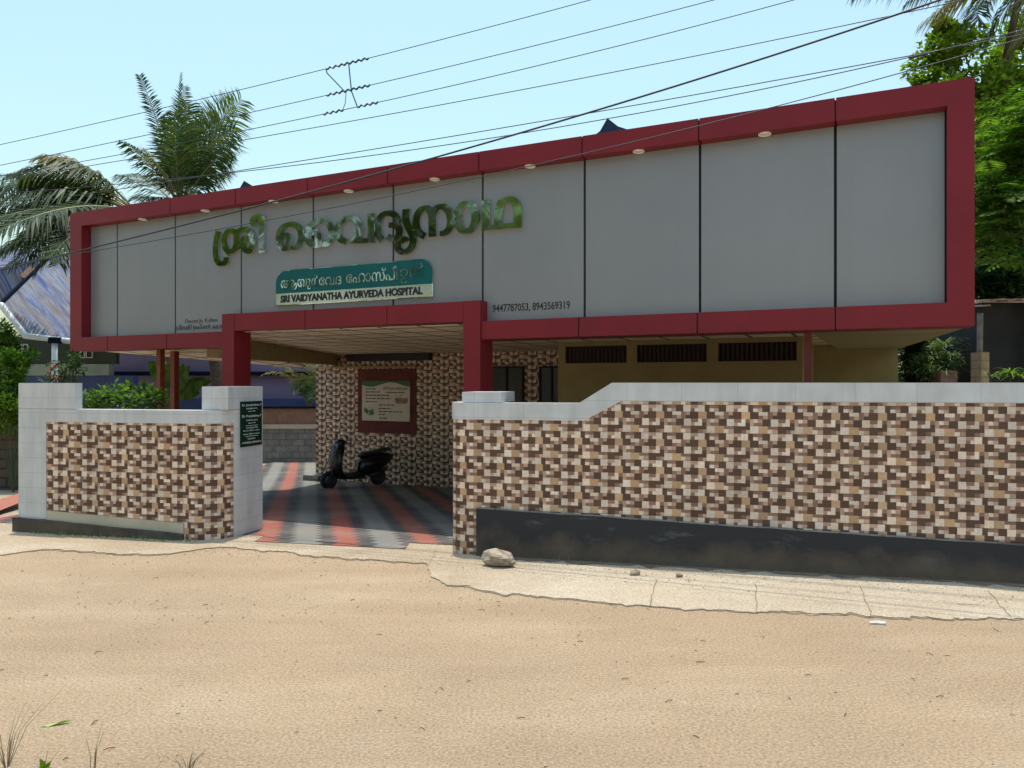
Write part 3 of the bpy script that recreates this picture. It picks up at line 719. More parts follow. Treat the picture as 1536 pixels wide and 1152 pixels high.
mb.hexa([p0 - bs + Vector((0, 0, 2.45)), p0 + bs + Vector((0, 0, 2.45)), p1 + bs + Vector((0, 0, 2.45)), p1 - bs + Vector((0, 0, 2.45))],
        [p0 - bs + Vector((0, 0, 2.86)), p0 + bs + Vector((0, 0, 2.86)), p1 + bs + Vector((0, 0, 2.8)), p1 - bs + Vector((0, 0, 2.8))])
mb.build('ceiling_beam', M['beam'], hb)
# porch back wall in mosaic
sW0, sW1 = s_at(474, OB), s_at(843, OB)
sRW = s_at(1347, OB)
mb = MB(); mb.box(sW0, sRW, OB + .004, OB + .25, -0.7, zc(OB) - .002, FW); mb.build('porch_wall', M['olive'], hb)
rec = (s_at(537, OB), s_at(625, OB), FP(580, 650, OB)[1], FP(580, 553, OB)[1])
w1 = (s_at(738, OB), s_at(784, OB), 1.35, FP(760, 552, OB)[1]); w2 = (s_at(812, OB), s_at(845, OB), 1.35, FP(825, 552, OB)[1])
mb = MB(); zt = zc(OB) - .004
def fr(u0, u1, v0, v1): mosaic_sheet(mb, [(u0, v0), (u1, v0), (u1, v1), (u0, v1)], lambda u, v: FW(u, OB, v), u0=sW0 + .08, v0=0.1)
fr(sW0, rec[0], -.6, zt); fr(rec[0], rec[1], -.6, rec[2]); fr(rec[0], rec[1], rec[3], zt); fr(rec[1], w1[0], -.6, zt)
fr(w1[0], w1[1], -.6, w1[2]); fr(w1[0], w1[1], w1[3], zt); fr(w1[1], w2[0], -.6, zt); fr(w2[0], w2[1], -.6, w2[2]); fr(w2[0], w2[1], w2[3], zt)
mb.build('mosaic_tiles', M['mosaic'], hb)
mb = MB(); mb.box(rec[0], rec[1], OB - .012, OB + .003, rec[2], rec[3], FW); mb.build('brick_panel', M['redbrick'], hb)
for (a, b, z0, z1) in (w1, w2):
    mb = MB(); mb.box(a, b, OB - .02, OB + .002, z0, z1, FW)
    fo = mb.build('window', M['gloss_black'], hb)
    f2 = MB()
    for q in ((a - .04, a, z0, z1 + .04), (b, b + .04, z0, z1 + .04), (a, b, z1, z1 + .04), ((a + b) / 2 - .02, (a + b) / 2 + .02, z0, z1)): f2.box(q[0], q[1], OB - .05, OB - .003, q[2], q[3], FW)
    f2.build('window_frame', M['shed_dark'], fo)
mb = MB(); tz = FP(550, 550, OB - .1)[1]
mb.box(sW0 - .05, s_at(626, OB), OB - .10, OB - .002, tz - .03, tz + .012, FW); mb.build('wall_ledge', M['beam'], hb)
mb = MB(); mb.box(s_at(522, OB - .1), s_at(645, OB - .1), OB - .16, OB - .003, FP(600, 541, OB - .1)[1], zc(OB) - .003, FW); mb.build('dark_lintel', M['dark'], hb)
# olive room with three barred vents
OV = 4.0; sv0, sv1 = s_at(837, OV), s_at(1204, OV)
vents = [(s_at(848, OV), s_at(940, OV), FP(895, 544.5, OV)[1], FP(895, 520, OV)[1]), (s_at(955, OV), s_at(1060, OV), FP(1000, 541, OV)[1], FP(1000, 517, OV)[1]), (s_at(1077, OV), s_at(1195, OV), FP(1130, 538.5, OV)[1], FP(1130, 513.5, OV)[1])]
mb = MB(); zt2 = zc(OV) - .003
v0, v1 = min(v[2] for v in vents), max(v[3] for v in vents)
vents = [(a, b, v0, v1) for a, b, _, _ in vents]
mb.box(sv0, sv1, OV, OV + .2, -0.7, v0, FW); mb.box(sv0, sv1, OV, OV + .2, v1, zt2, FW)
cx = [sv0] + [q for v in vents for q in v[:2]] + [sv1]
for a, b in zip(cx[0::2], cx[1::2]): mb.box(a, b, OV + .001, OV + .199, v0, v1, FW)
mb.box(sv0, sv0 + .2, OV + .2, OB - .003, -.7, zt2, FW); mb.box(sv1 - .2, sv1, OV + .2, OB - .003, -.7, zt2, FW)
mb.build('olive_room', M['olive'], hb)
for (a, b, z0, z1) in vents:
    mb = MB(); mb.box(a, b, OV + .17, OV + .19, z0, z1, FW); vo = mb.build('vent', M['dark'], hb)
    mb = MB(); n = int((b - a) / 0.075)
    for i in range(n + 1):
        s = a + (b - a) * i / n; mb.box(s - .014, s + .014, OV + .03, OV + .055, z0, z1, FW)
    mb.build('vent_bars', M['bars'], vo)
    mb = MB(); mb.box(a - .03, b + .03, OV - .012, OV + .02, z0 - .035, z0, FW); mb.box(a - .03, b + .03, OV - .012, OV + .02, z1, z1 + .03, FW)
    mb.build('vent_sill', M['olive'], vo)
# thin posts
for px, o, w in ((1212, 0.75, .085), (241, 0.45, .10), (262, 0.95, .11)):
    s = s_at(px, o); mb = MB(); mb.box(s - w / 2, s + w / 2, o - w / 2, o + w / 2, -.6, (2.84 if px > 1000 else 2.62), FW); mb.build('porch_post', M['red_post'], hb)
# right-hand return wall of the building
mb = MB(); mb.box(sRW - .25, sRW - .002, OB + .25, OB + 6, -.6, 2.84, FW); mb.build('side_wall', M['olive'], hb)
mb = MB(); mb.box(sW0 + .002, sW0 + .25, OB + .26, OB + 5, -.7, 2.72, FW); mb.build('side_wall', M['olive'], hb)
mb = MB(); mb.box(sW0, sRW + .45, OB + .12, OB + 6, 2.87, 3.0, FW); mb.build('roof_slab', M['block'], hb)
mb = MB(); p = FW(sW0 + .1, OB - .08, -.55); 
mb.box(sW0 - .12, sW0 + .35, OB - .35, OB - .004, -.7, gz(p[0], p[1]) + .17, FW); mb.build('wall_footing', M['block'], hb)

# ------------------------------------------------------------------ the big sign in polished letters
def catmull(pts, n=7):
    if len(pts) < 3: return pts
    out = []
    for i in range(len(pts) - 1):
        p0 = pts[max(i - 1, 0)]; p1 = pts[i]; p2 = pts[i + 1]; p3 = pts[min(i + 2, len(pts) - 1)]
        for k in range(n):
            t = k / n
            out.append(tuple(0.5 * ((2 * p1[j]) + (-p0[j] + p2[j]) * t + (2 * p0[j] - 5 * p1[j] + 4 * p2[j] - p3[j]) * t * t + (-p0[j] + 3 * p1[j] - 3 * p2[j] + p3[j]) * t ** 3) for j in (0, 1)))
    return out + [pts[-1]]
def stroke(mb, pts, wv, wh, of, ob):
    L, Rr = [], []
    for i, p in enumerate(pts):
        a, b = pts[max(i - 1, 0)], pts[min(i + 1, len(pts) - 1)]
        dx, dz = b[0] - a[0], b[1] - a[1]; l = math.hypot(dx, dz) or 1
        w = wh + (wv - wh) * abs(dz / l)
        nx, nz = -dz / l * w / 2, dx / l * w / 2
        L.append((p[0] + nx, p[1] + nz)); Rr.append((p[0] - nx, p[1] - nz))
    for i in range(len(pts) - 1):
        mb.face([FW(Rr[i][0], of, Rr[i][1]), FW(Rr[i + 1][0], of, Rr[i + 1][1]), FW(L[i + 1][0], of, L[i + 1][1]), FW(L[i][0], of, L[i][1])])
        mb.face([FW(L[i][0], of, L[i][1]), FW(L[i + 1][0], of, L[i + 1][1]), FW(L[i + 1][0], ob, L[i + 1][1]), FW(L[i][0], ob, L[i][1])])
        mb.face([FW(Rr[i + 1][0], of, Rr[i + 1][1]), FW(Rr[i][0], of, Rr[i][1]), FW(Rr[i][0], ob, Rr[i][1]), FW(Rr[i + 1][0], ob, Rr[i + 1][1])])
    for i in (0, -1): mb.face([FW(Rr[i][0], of, Rr[i][1]), FW(L[i][0], of, L[i][1]), FW(L[i][0], ob, L[i][1]), FW(Rr[i][0], ob, Rr[i][1])])
QA = lambda x, y: (310 + x / 6.144, 310 + y / 6.14)
QB = lambda x, y: (540 + x / 6.144, 285 + y / 6.143)
LET = [
 ('A', [[(105, 225), (88, 310), (80, 400), (88, 475), (115, 520), (155, 520), (178, 495), (180, 465)],
        [(215, 430), (172, 375), (165, 300), (190, 235), (235, 222), (278, 255)],
        [(205, 415), (250, 400), (272, 350), (275, 290), (290, 235), (335, 208), (385, 220), (420, 280), (424, 350), (395, 410), (355, 395), (338, 350), (350, 295), (372, 290)],
        ]),
 ('A', [[(507, 85), (507, 425)], [(500, 108), (465, 92), (432, 110), (426, 148), (455, 165)]]),
 ('A', [[(775, 335), (760, 370), (715, 385), (676, 345), (662, 285), (680, 215), (735, 170), (800, 165), (855, 200), (872, 265), (855, 335), (815, 375), (785, 350)],
        [(690, 275), (730, 262), (760, 295), (752, 345), (728, 362)]]),
 ('A', [[(1050, 300), (1035, 345), (990, 358), (945, 325), (932, 265), (945, 190), (1000, 145), (1065, 130), (1125, 160), (1150, 225), (1138, 300), (1095, 345), (1060, 335)],
        [(960, 245), (1000, 232), (1030, 268), (1022, 315), (1000, 332)]]),
 ('A', [[(1290, 322), (1235, 300), (1208, 235), (1222, 165), (1275, 115), (1345, 108), (1395, 150), (1412, 215), (1392, 275), (1340, 312)], [(1320, 316), (1420, 314), (1545, 308)], [(1515, 65), (1515, 330)]]),
 ('B', [[(205, 468), (172, 400), (165, 320), (190, 250), (245, 215), (310, 225), (345, 275), (325, 320), (262, 322)],
        [(318, 318), (355, 350), (362, 400), (330, 445), (285, 450), (252, 430)]]),
 ('B', [[(424, 175), (424, 280), (450, 350), (482, 420), (488, 490), (460, 545), (410, 570), (362, 555), (346, 510), (368, 465), (410, 455), (420, 480)]]),
 ('B', [[(600, 428), (545, 390), (518, 325), (525, 240), (565, 180), (615, 168), (655, 205)], [(664, 205), (668, 430)], [(675, 215), (710, 165), (770, 155), (820, 200), (838, 280), (822, 355), (780, 395), (735, 402)]]),
 ('B', [[(902, 255), (908, 185), (950, 135), (1005, 128), (1050, 175), (1062, 255), (1045, 330), (1000, 375), (945, 370), (912, 325), (905, 285)]]),
 ('B', [[(1158, 90), (1158, 372)], [(1158, 348), (1300, 336), (1425, 325)], [(1278, 330), (1275, 210), (1300, 120), (1365, 85), (1425, 110), (1450, 190), (1450, 350)]]),
]
sg = thing('hospital_sign', FW(s_at(550, .2), 0.2, 4.1), 'polished steel Malayalam lettering fixed high on the grey fascia, reflecting green trees', 'sign')
for fr_, strokes in LET:
    mb = MB()
    for k, st in enumerate(strokes):
        q = QA if fr_ == 'A' else QB
        pts = catmull([FP(*q(*p), REC - .05) for p in st])
        stroke(mb, pts, 0.128, 0.074, REC - .05 - 0.002 * k, REC - .0015)
    mb.build('letter', M['chrome'], sg)

# teal name board
OBD = REC - .045
s0, s1 = s_at(414, OBD), s_at(648, OBD)
zb = (FP(414, 459, OBD)[1] + FP(648, 442.5, OBD)[1]) / 2; zt = (FP(414, 407, OBD)[1] + FP(648, 389, OBD)[1]) / 2
zs = zb + (zt - zb) * 0.335
nb = thing('name_board', FW((s0 + s1) / 2, OBD, zb), 'teal board with a steel strip of black capitals, fixed under the big polished letters', 'sign')
def rounded(s0, s1, z0, z1, r_, n=8):
    pts = [(s0, z0), (s1, z0)]
    for i in range(n + 1): a = math.pi / 2 * i / n; pts.append((s1 - r_ + r_ * math.cos(a), z1 - r_ + r_ * math.sin(a)))
    for i in range(n + 1): a = math.pi / 2 + math.pi / 2 * i / n; pts.append((s0 + r_ + r_ * math.cos(a), z1 - r_ + r_ * math.sin(a)))
    return pts
def slab(mb, pts, of, ob, mi=0):
    mb.face([FW(s, of, z) for s, z in pts], mi); mb.face([FW(s, ob, z) for s, z in reversed(pts)], mi)
    for i in range(len(pts)):
        a, b = pts[i], pts[(i + 1) % len(pts)]
        mb.face([FW(*((a[0], ob, a[1]))), FW(b[0], ob, b[1]), FW(b[0], of, b[1]), FW(a[0], of, a[1])], mi)
mb = MB(); slab(mb, rounded(s0 - .012, s1 + .012, zb - .012, zt + .012, 0.20), OBD + .008, REC - .0012); mb.build('steel_edge', M['chrome'], nb)
mb = MB(); slab(mb, rounded(s0, s1, zs, zt, 0.19), OBD, REC - .0014); mb.build('teal_panel', M['teal'], nb)
mb = MB(); mb.box(s0, s1, OBD - .001, REC - .0016, zb, zs - .002, FW); mb.build('steel_strip', M['brushed'], nb)
mb = MB(); hgt = zs - zb
add_text(mb, 'SRI VAIDYANATHA AYURVEDA HOSPITAL', s_at(421, OBD), s_at(634, OBD), zb + hgt * .17, zb + hgt * .83, lambda x, y, z: FW(x, OBD - .004 + y, z), 0.045, 0.003)
mb.build('lettering', M['ink'], nb)
mb = MB(); ht = zt - zs
add_text(mb, 'ആയുർേവദ', s_at(422, OBD), s_at(513, OBD), zs + ht * .10, zs + ht * .72, lambda x, y, z: FW(x, OBD - .006 + y, z), 0.012, 0.005)
add_text(mb, 'േഹാസ്പി', s_at(520, OBD), s_at(597, OBD), zs + ht * .24, zs + ht * .82, lambda x, y, z: FW(x, OBD - .006 + y, z), 0.012, 0.005)
add_text(mb, 'റ', s_at(600, OBD), s_at(613, OBD), zs + ht * .36, zs + ht * .68, lambda x, y, z: FW(x, OBD - .006 + y, z), 0.012, 0.005)
add_text(mb, 'റ', s_at(602, OBD), s_at(611, OBD), zs + ht * .08, zs + ht * .30, lambda x, y, z: FW(x, OBD - .006 + y, z), 0.012, 0.005)
add_text(mb, 'ൽ', s_at(615, OBD), s_at(636, OBD), zs + ht * .30, zs + ht * .86, lambda x, y, z: FW(x, OBD - .006 + y, z), 0.012, 0.005)
mb.build('malayalam_lettering', M['chrome'], nb)
# phone numbers and address in vinyl
mb = MB(); OT = REC - .002
a, b = FP(739, 468, OT), FP(855, 462.5, OT); zz = (a[1] + b[1]) / 2
add_text(mb, '9447787053, 8943569319', a[0], b[0], zz, zz + 0.10, lambda x, y, z: FW(x, OT + y, z), 0.012, 0.0015, ref=(0.0, 0.70))
tag(mb.build('phone_numbers', M['ink']), 'two black phone numbers lettered on the grey fascia, right of the portal top', 'lettering')
mb = MB(); a, b = FP(278, 486, OT), FP(326, 481.5, OT); zz = (a[1] + b[1]) / 2
add_text(mb, 'Decent Jn. Kollam', a[0], b[0], zz, zz + .07, lambda x, y, z: FW(x, OT + y, z), 0.0, 0.0015, ref=(0, .7))
a, b = FP(264, 497, OT), FP(345, 490, OT); zz = (a[1] + b[1]) / 2
add_text(mb, 'ഡീസന്റ് ജംഗ്ഷൻ, െകാല്ലം', a[0], b[0], zz, zz + .075, lambda x, y, z: FW(x, OT + y, z), 0.01, 0.0015, ref=(0, .7))
tag(mb.build('address_lettering', M['ink_grey']), 'small two line address lettered on the grey fascia, left of the portal column', 'lettering')

# green nameplate on the gate pier's inner face
XF = LUB + LR + 0.012 + 0.004
def NP(o, off, z): return WW(XF + off, o, z)
def o_at(px):
    k = (px - CX) / F; bx, by = W0.x + WT.x * XF, W0.y + WT.y * XF
    return (k * by - bx) / (WN.x - k * WN.y)
oa, ob_ = o_at(360), o_at(391.5); da = W0.y + WT.y * XF + WN.y * oa
nz0, nz1 = H - (671 - HY) / F * da, H - (602.5 - HY) / F * da
npl = thing('name_plate', NP((oa + ob_) / 2, 0.01, nz0), "dark green doctors' name plate with white lettering on the white gate pier", 'sign')
mb = MB(); mb.hexa([NP(oa, 0, nz0), NP(ob_, 0, nz0), NP(ob_, .015, nz0), NP(oa, .015, nz0)], [NP(oa, 0, nz1), NP(ob_, 0, nz1), NP(ob_, .015, nz1), NP(oa, .015, nz1)]); mb.build('plate', M['sign_green'], npl)
mb = MB(); W_ = ob_ - oa; Hh = nz1 - nz0
for (txt, x0, x1, y0, y1) in (('Dr. Jeevakrishnan S', .05, .95, .88, .945), ('BAMS,MD (AYU)', .25, .76, .815, .855), ('Reg.No: 8484', .33, .67, .76, .79), ('Dr. Prejalekshmy P', .05, .95, .63, .70), ('BAMS,MD (AYU)', .25, .77, .555, .595), ('Reg.No: 7581', .33, .67, .495, .53),
                              ('Consultation Time', .22, .80, .395, .43), ('Mon-Sat: 9.00 to 1.30 pm', .10, .88, .325, .365), ('Sunday: 10.00 to 12.00 pm', .10, .88, .25, .29), ('Contact No.', .30, .68, .15, .19), ('9447787053, 8943569319', .05, .95, .055, .105)):
    add_text(mb, txt, oa + W_ * x0, oa + W_ * x1, nz0 + Hh * y0, nz0 + Hh * y1, lambda x, y, z: NP(x, .017, z), 0.01)
for y_ in (.455, .22):
    mb.face([NP(oa + W_ * .2, .017, nz0 + Hh * y_), NP(oa + W_ * .8, .017, nz0 + Hh * y_), NP(oa + W_ * .8, .017, nz0 + Hh * (y_ + .008)), NP(oa + W_ * .2, .017, nz0 + Hh * (y_ + .008))])
mb.build('lettering', M['sign_text'], npl)

# poster inside the porch
OPO = OB - .05
ps0, ps1 = s_at(543, OPO), s_at(614.5, OPO); pz0, pz1 = FP(578, 631.5, OPO)[1], FP(578, 571.5, OPO)[1]
po = thing('poster', FW((ps0 + ps1) / 2, OPO, pz0), 'cream notice board with a green wavy top on the red brick panel behind the scooter', 'poster')
mb = MB(); mb.box(ps0, ps1, OPO, OB - .013, pz0, pz1, FW); mb.build('board', M['poster'], po)
pw, ph = ps1 - ps0, pz1 - pz0
def pp(x, y, e=.002): return FW(ps0 + pw * x, OPO - e, pz0 + ph * y)
mb = MB(); n = 24; wave = lambda x: .93 + .055 * math.sin((x * 1.25 + .55) * 2 * math.pi * .95) - .02
for i in range(n):
    x0, x1 = i / n, (i + 1) / n; mb.face([pp(x0, wave(x0)), pp(x1, wave(x1)), pp(x1, 1.0), pp(x0, 1.0)])
mb.build('green_wave', M['poster_green'], po)
mb = MB()
for y_, x0, x1 in ((.80, .08, .31), (.725, .08, .40), (.64, .08, .60), (.56, .08, .62), (.48, .08, .32), (.40, .36, .68), (.31, .36, .62), (.235, .36, .84), (.165, .36, .49), (.07, .37, .55)):
    x = x0
    while x < x1 - .01:
        w = min(ru(.04, .10), x1 - x)
        mb.face([pp(x, y_ - .013), pp(x + w, y_ - .013), pp(x + w, y_ + .013), pp(x, y_ + .013)]); x += w + .016
add_text(mb, 'ശ്രീ ൈവദ്യനാഥ', ps0 + pw * .45, ps0 + pw * .97, pz0 + ph * .78, pz0 + ph * .86, lambda x, y, z: FW(x, OPO - .002, z), .02)
mb.face([pp(.52, .705), pp(.90, .705), pp(.90, .725), pp(.52, .725)])
mb.build('lettering', M['ink'], po)
mb = MB()
for cx_, cy_, an, l_ in ((.14, .15, 2.0, .26), (.17, .14, 1.2, .22), (.15, .13, .75, .20)):
    tip = (cx_ + math.cos(an) * l_ * .8, cy_ + math.sin(an) * l_ * .8); mx_, my_ = (cx_ + tip[0]) / 2, (cy_ + tip[1]) / 2; nx_, ny_ = -math.sin(an) * .055, math.cos(an) * .055
    e = .002 + .001 * an
    mb.face([pp(cx_, cy_, e), pp(mx_ - nx_, my_ - ny_, e), pp(*tip, e), pp(mx_ + nx_, my_ + ny_, e)])
mb.build('leaf_picture', M['poster_leaf'], po)
mb = MB(); mb.face([pp(.73, .44), pp(.95, .44), pp(.97, .55), pp(.95, .58), pp(.70, .58), pp(.69, .54)]); mb.face([pp(.78, .585), pp(.80, .585), pp(.86, .67), pp(.84, .68)])
mb.build('mortar_picture', M['tile_edge'], po)

# ------------------------------------------------------------------ scooter in the porch
scp = Vector((-3.62, 17.6, 0)); scp.z = gz(scp.x, scp.y) + .013
fw = Vector((-0.80, -0.60, 0)); lf_ = Vector((-fw.y, fw.x, 0))
st = thing('scooter', scp, 'black step-through scooter parked under the notice board in the dark porch', 'scooter')
def S(x, y, z): return scp + (fw * x + lf_ * y + Vector((0, 0, z))) * 0.98
def scring(x, z, wy, hz, n=12, tilt=0.0, pw=2.4):
    out = []
    for i in range(n):
        a = 2 * math.pi * i / n; c, s = math.cos(a), math.sin(a)
        yy = math.copysign(abs(c) ** (2 / pw), c) * wy; zz = math.copysign(abs(s) ** (2 / pw), s) * hz
        out.append(S(x + zz * tilt, yy, z + zz))
    return out
def wheel(x, rr=.205, wd=.05):
    mb = MB(); n = 22; tube = []
    for i in range(n + 1):
        a = 2 * math.pi * i / n; tube.append(S(x + math.cos(a) * (rr - wd), 0, rr + math.sin(a) * (rr - wd)))
    mb.tube(tube, wd, 8, caps=False); o = mb.build('wheel', M['black'], st, True)
    mb = MB(); ring = lambda r_, y: [S(x + math.cos(2 * math.pi * i / 16) * r_, y, rr + math.sin(2 * math.pi * i / 16) * r_) for i in range(16)]
    mb.loft([ring(.11, -.03), ring(.05, -.045), ring(.05, .045), ring(.11, .03)]); mb.build('rim', M['steel'], o)
wheel(.62); wheel(-.62)
mb = MB(); mb.loft([scring(.62 + .2 * math.cos(a), .24 + .25 * math.sin(a), .06, .012) for a in (0.5, 0.9, 1.3, 1.7, 2.1, 2.5)]); mb.build('front_mudguard', M['gloss_black'], st, True)
mb = MB()   # leg shield, wide at the knees
rings = []
for z, x, wy, th in ((.24, .28, .24, .09), (.40, .42, .29, .08), (.58, .46, .31, .08), (.75, .43, .29, .09), (.90, .38, .25, .10), (1.04, .35, .18, .09)):
    rings.append([S(x + 1.3 * th * math.sin(2 * math.pi * i / 14) + .05 * (1 - abs(math.cos(2 * math.pi * i / 14))), wy * math.cos(2 * math.pi * i / 14), z) for i in range(14)])
mb.loft(rings); mb.build('leg_shield', M['gloss_black'], st, True)
mb = MB(); mb.loft([scring(.42, .29, .17, .075), scring(.10, .27, .18, .08), scring(-.22, .28, .17, .10)]); mb.build('floorboard', M['black'], st, True)
mb = MB(); mb.loft([scring(-.08, .40, .12, .16), scring(-.20, .48, .17, .24), scring(-.42, .52, .19, .25), scring(-.68, .57, .18, .20), scring(-.90, .64, .12, .12), scring(-1.0, .68, .06, .05)]); mb.build('body', M['gloss_black'], st, True)
mb = MB(); mb.loft([scring(-.12, .72, .08, .03), scring(-.22, .76, .14, .05), scring(-.50, .78, .15, .05), scring(-.80, .84, .13, .055), scring(-.92, .85, .08, .03)]); mb.build('seat', M['black'], st, True)
mb = MB(); mb.tube([S(-.62, .13, .80), S(-.88, .13, .86), S(-1.02, .09, .90), S(-1.02, -.09, .90), S(-.88, -.13, .86), S(-.62, -.13, .80)], .014, 6); mb.build('grab_rail', M['steel'], st, True)
mb = MB(); mb.loft([scring(.48, 1.02, .05, .05), scring(.42, 1.04, .13, .10), scring(.30, 1.06, .13, .08), scring(.22, 1.05, .05, .04)])
hd = mb.build('handlebar', M['gloss_black'], st, True)
for sd in (-1, 1):
    mb = MB(); mb.tube([S(.32, sd * .08, 1.03), S(.27, sd * .24, 1.06), S(.22, sd * .34, 1.05)], .018, 7); mb.build('grip', M['black'], hd, True)
    mb = MB(); mb.tube([S(.30, sd * .2, 1.05), S(.30, sd * .27, 1.16)], .008, 5)
    mb.loft([[S(.29 + e, sd * .29 + .06 * math.cos(2 * math.pi * i / 12), 1.19 + .04 * math.sin(2 * math.pi * i / 12)) for i in range(12)] for e in (0, .03)]); mb.build('mirror', M['black'], hd)
mb = MB(); mb.loft([[S(x, .075 * k * math.cos(2 * math.pi * i / 14), 1.0 + .06 * k * math.sin(2 * math.pi * i / 14)) for i in range(14)] for x, k in ((.47, .9), (.49, .8), (.50, .3))]); mb.build('headlight', M['lamp'], hd, True)
mb = MB()
for sd in (-1, 1): mb.tube([S(.62, sd * .07, .225), S(.52, sd * .07, .5), S(.42, sd * .05, .72)], .02, 6)
mb.build('fork', M['steel'], st, True)
mb = MB(); mb.tube([S(-.25, -.14, .28), S(-.55, -.17, .27), S(-.62, -.17, .28), S(-.95, -.17, .36)], [.02, .03, .055, .05], 8); mb.build('exhaust', M['steel'], st, True)
mb = MB(); mb.loft([scring(-.35, .30, .09, .08), scring(-.62, .25, .09, .07)]); mb.build('engine', M['steel'], st, True)
mb = MB(); mb.loft([scring(-.97, .62, .05, .03), scring(-1.01, .62, .04, .02)]); mb.build('tail_light', M['petal'], st, True)
mb = MB(); mb.tube([S(-.1, .15, .26), S(-.16, .24, .02)], .013, 5); mb.build('side_stand', M['steel'], st)

# ------------------------------------------------------------------ stones, leaf and weeds on the road side
def rock(name, c, sx, sy, sz, m, label, rot=0.0, seed=1, flat=.35):
    rd = random.Random(seed); mb = MB(); rings = []; n = 14
    ph = [rd.uniform(0, 6.28) for _ in range(6)]
    for k in range(9):
        v = -1 + 2 * k / 8; ring = []
        for i in range(n):
            a = 2 * math.pi * i / n
            q = 1 + .16 * math.sin(2 * a + ph[0] + v) + .10 * math.sin(3 * a + ph[1] + 2 * v) + rd.uniform(-.07, .07)
            rr = max(.05, (1 - abs(v) ** 3.2)) ** .5 * q
            x, y = rr * math.cos(a) * sx, rr * math.sin(a) * sy
            ring.append((c[0] + x * math.cos(rot) - y * math.sin(rot), c[1] + x * math.sin(rot) + y * math.cos(rot), c[2] + sz * (v * .5 + .5) + (.12 * sz * math.sin(a + ph[2]) if v > .3 else 0) - .004))
        rings.append(ring)
    mb.loft(rings); return tag(mb.build(name, m), label, 'stone')
q = G(748, 852, .014); rock('stone', (q.x, q.y + .1, .014), .185, .11, .175, M['rock'], 'large rough stone lying at the foot of the black plinth, by the rounded wall end', -.05, 5)
q = G(953, 862, .018); rock('stone', (q.x, q.y, .014), .05, .035, .05, M['pebble'], 'small grey stone on the cement strip under the middle of the black plinth', .3, 8)
q = G(1019, 865, .018); rock('stone', (q.x, q.y, .014), .034, .03, .045, M['pebble'], 'fist sized dark stone on the cement strip, right of the small grey stone', .8, 11)
q = G(1051, 993); rock('stone', (q.x, q.y, .0), .03, .012, .014, M['pebble'], 'flat dark chip of stone lying out on the sandy road', .2, 13)
q = G(1310, 937); 
mb = MB()
for i in range(3): 
    a0 = Vector((q.x + .035 * i - .03, q.y + ru(-.01, .01), .012)); mb.face([a0, a0 + Vector((.05, -.012, .006)), a0 + Vector((.065, .015, .018)), a0 + Vector((.012, .022, .010))]); mb.face([a0 + Vector((0, 0, -.011)), a0 + Vector((.05, -.012, -.011)), a0 + Vector((.05, -.012, .006)), a0])
tag(mb.build('paper_scrap', M['scrap']), 'crumpled white scrap of paper on the road edge near the plinth', 'litter')
gv = MB(); rd = random.Random(3)
for i in range(4200):
    x = rd.uniform(-6.5, 6.5); y = rd.uniform(3.0, wall_y(x) - .1)
    if rd.random() < .2: x = rd.uniform(-7, -2.8); y = wall_y(x) - abs(rd.gauss(0, .35)) - .08
    elif rd.random() < .35: y = wall_y(x) - abs(rd.gauss(0, .5)) - .1
    s = rd.uniform(.003, .010) * (1.9 if rd.random() < .04 else 1); z = .014 if y > wall_y(x) - 1.0 and x > -1 else 0.0
    a = rd.uniform(0, 6.28); ring = [(x + math.cos(a + 1.57 * k) * s * rd.uniform(.7, 1.5), y + math.sin(a + 1.57 * k) * s * rd.uniform(.7, 1.3), z) for k in range(4)]
    tp = (x + rd.uniform(-.3, .3) * s, y, z + s * rd.uniform(.7, 1.2)); k = len(gv.v); mi = 0 if rd.random() < .55 else 1
    gv.v += ring + [tp]
    for j in range(4): gv.f.append((k + j, k + (j + 1) % 4, k + 4)); gv.m.append(mi); gv.c.append(None)
tag(gv.build('gravel', [M['pebble'], M['road']]), kind='stuff', label='loose grit and small stones strewn over the sandy road')
# litter twigs
tw = MB()
for i in range(120):
    x = rd.uniform(-5.5, 5.5); y = rd.uniform(3.4, wall_y(x) - .3); a = rd.uniform(0, 3.14); l = rd.uniform(.015, .06)
    tw.tube([(x, y, .006), (x + math.cos(a) * l * .5, y + math.sin(a) * l * .5, .012), (x + math.cos(a) * l, y + math.sin(a) * l, .006)], .0028, 4)
for i in range(150):
    q = G(rd.gauss(380, 260), rd.gauss(908, 14)); a = rd.uniform(0, 6.28); l = rd.uniform(.01, .035)
    if q.y > wall_y(q.x) - .4: continue
    d_ = Vector((math.cos(a), math.sin(a), .25)); tw.leaf(q + Vector((0, 0, .004)), d_, Vector((-math.sin(a), math.cos(a), .1)), l, l * .5)
tag(tw.build('litter', M['bark']), kind='stuff', label='tiny dry twigs and leaf bits scattered on the road')
q = G(84, 1088); mb = MB(); pts = [(-.07, -.028), (-.03, -.024), (.03, .004), (.075, .034), (.045, .032), (-.01, .012), (-.06, -.008)]
mb.face([(q.x + a, q.y + b, .012 + .01 * math.sin(a * 40)) for a, b in pts]); mb.face([(q.x + a, q.y + b, .002) for a, b in reversed(pts)])
tag(mb.build('fallen_leaf', M['leaf_fallen']), 'pale green fallen leaf lying alone on the sandy road', 'leaf')
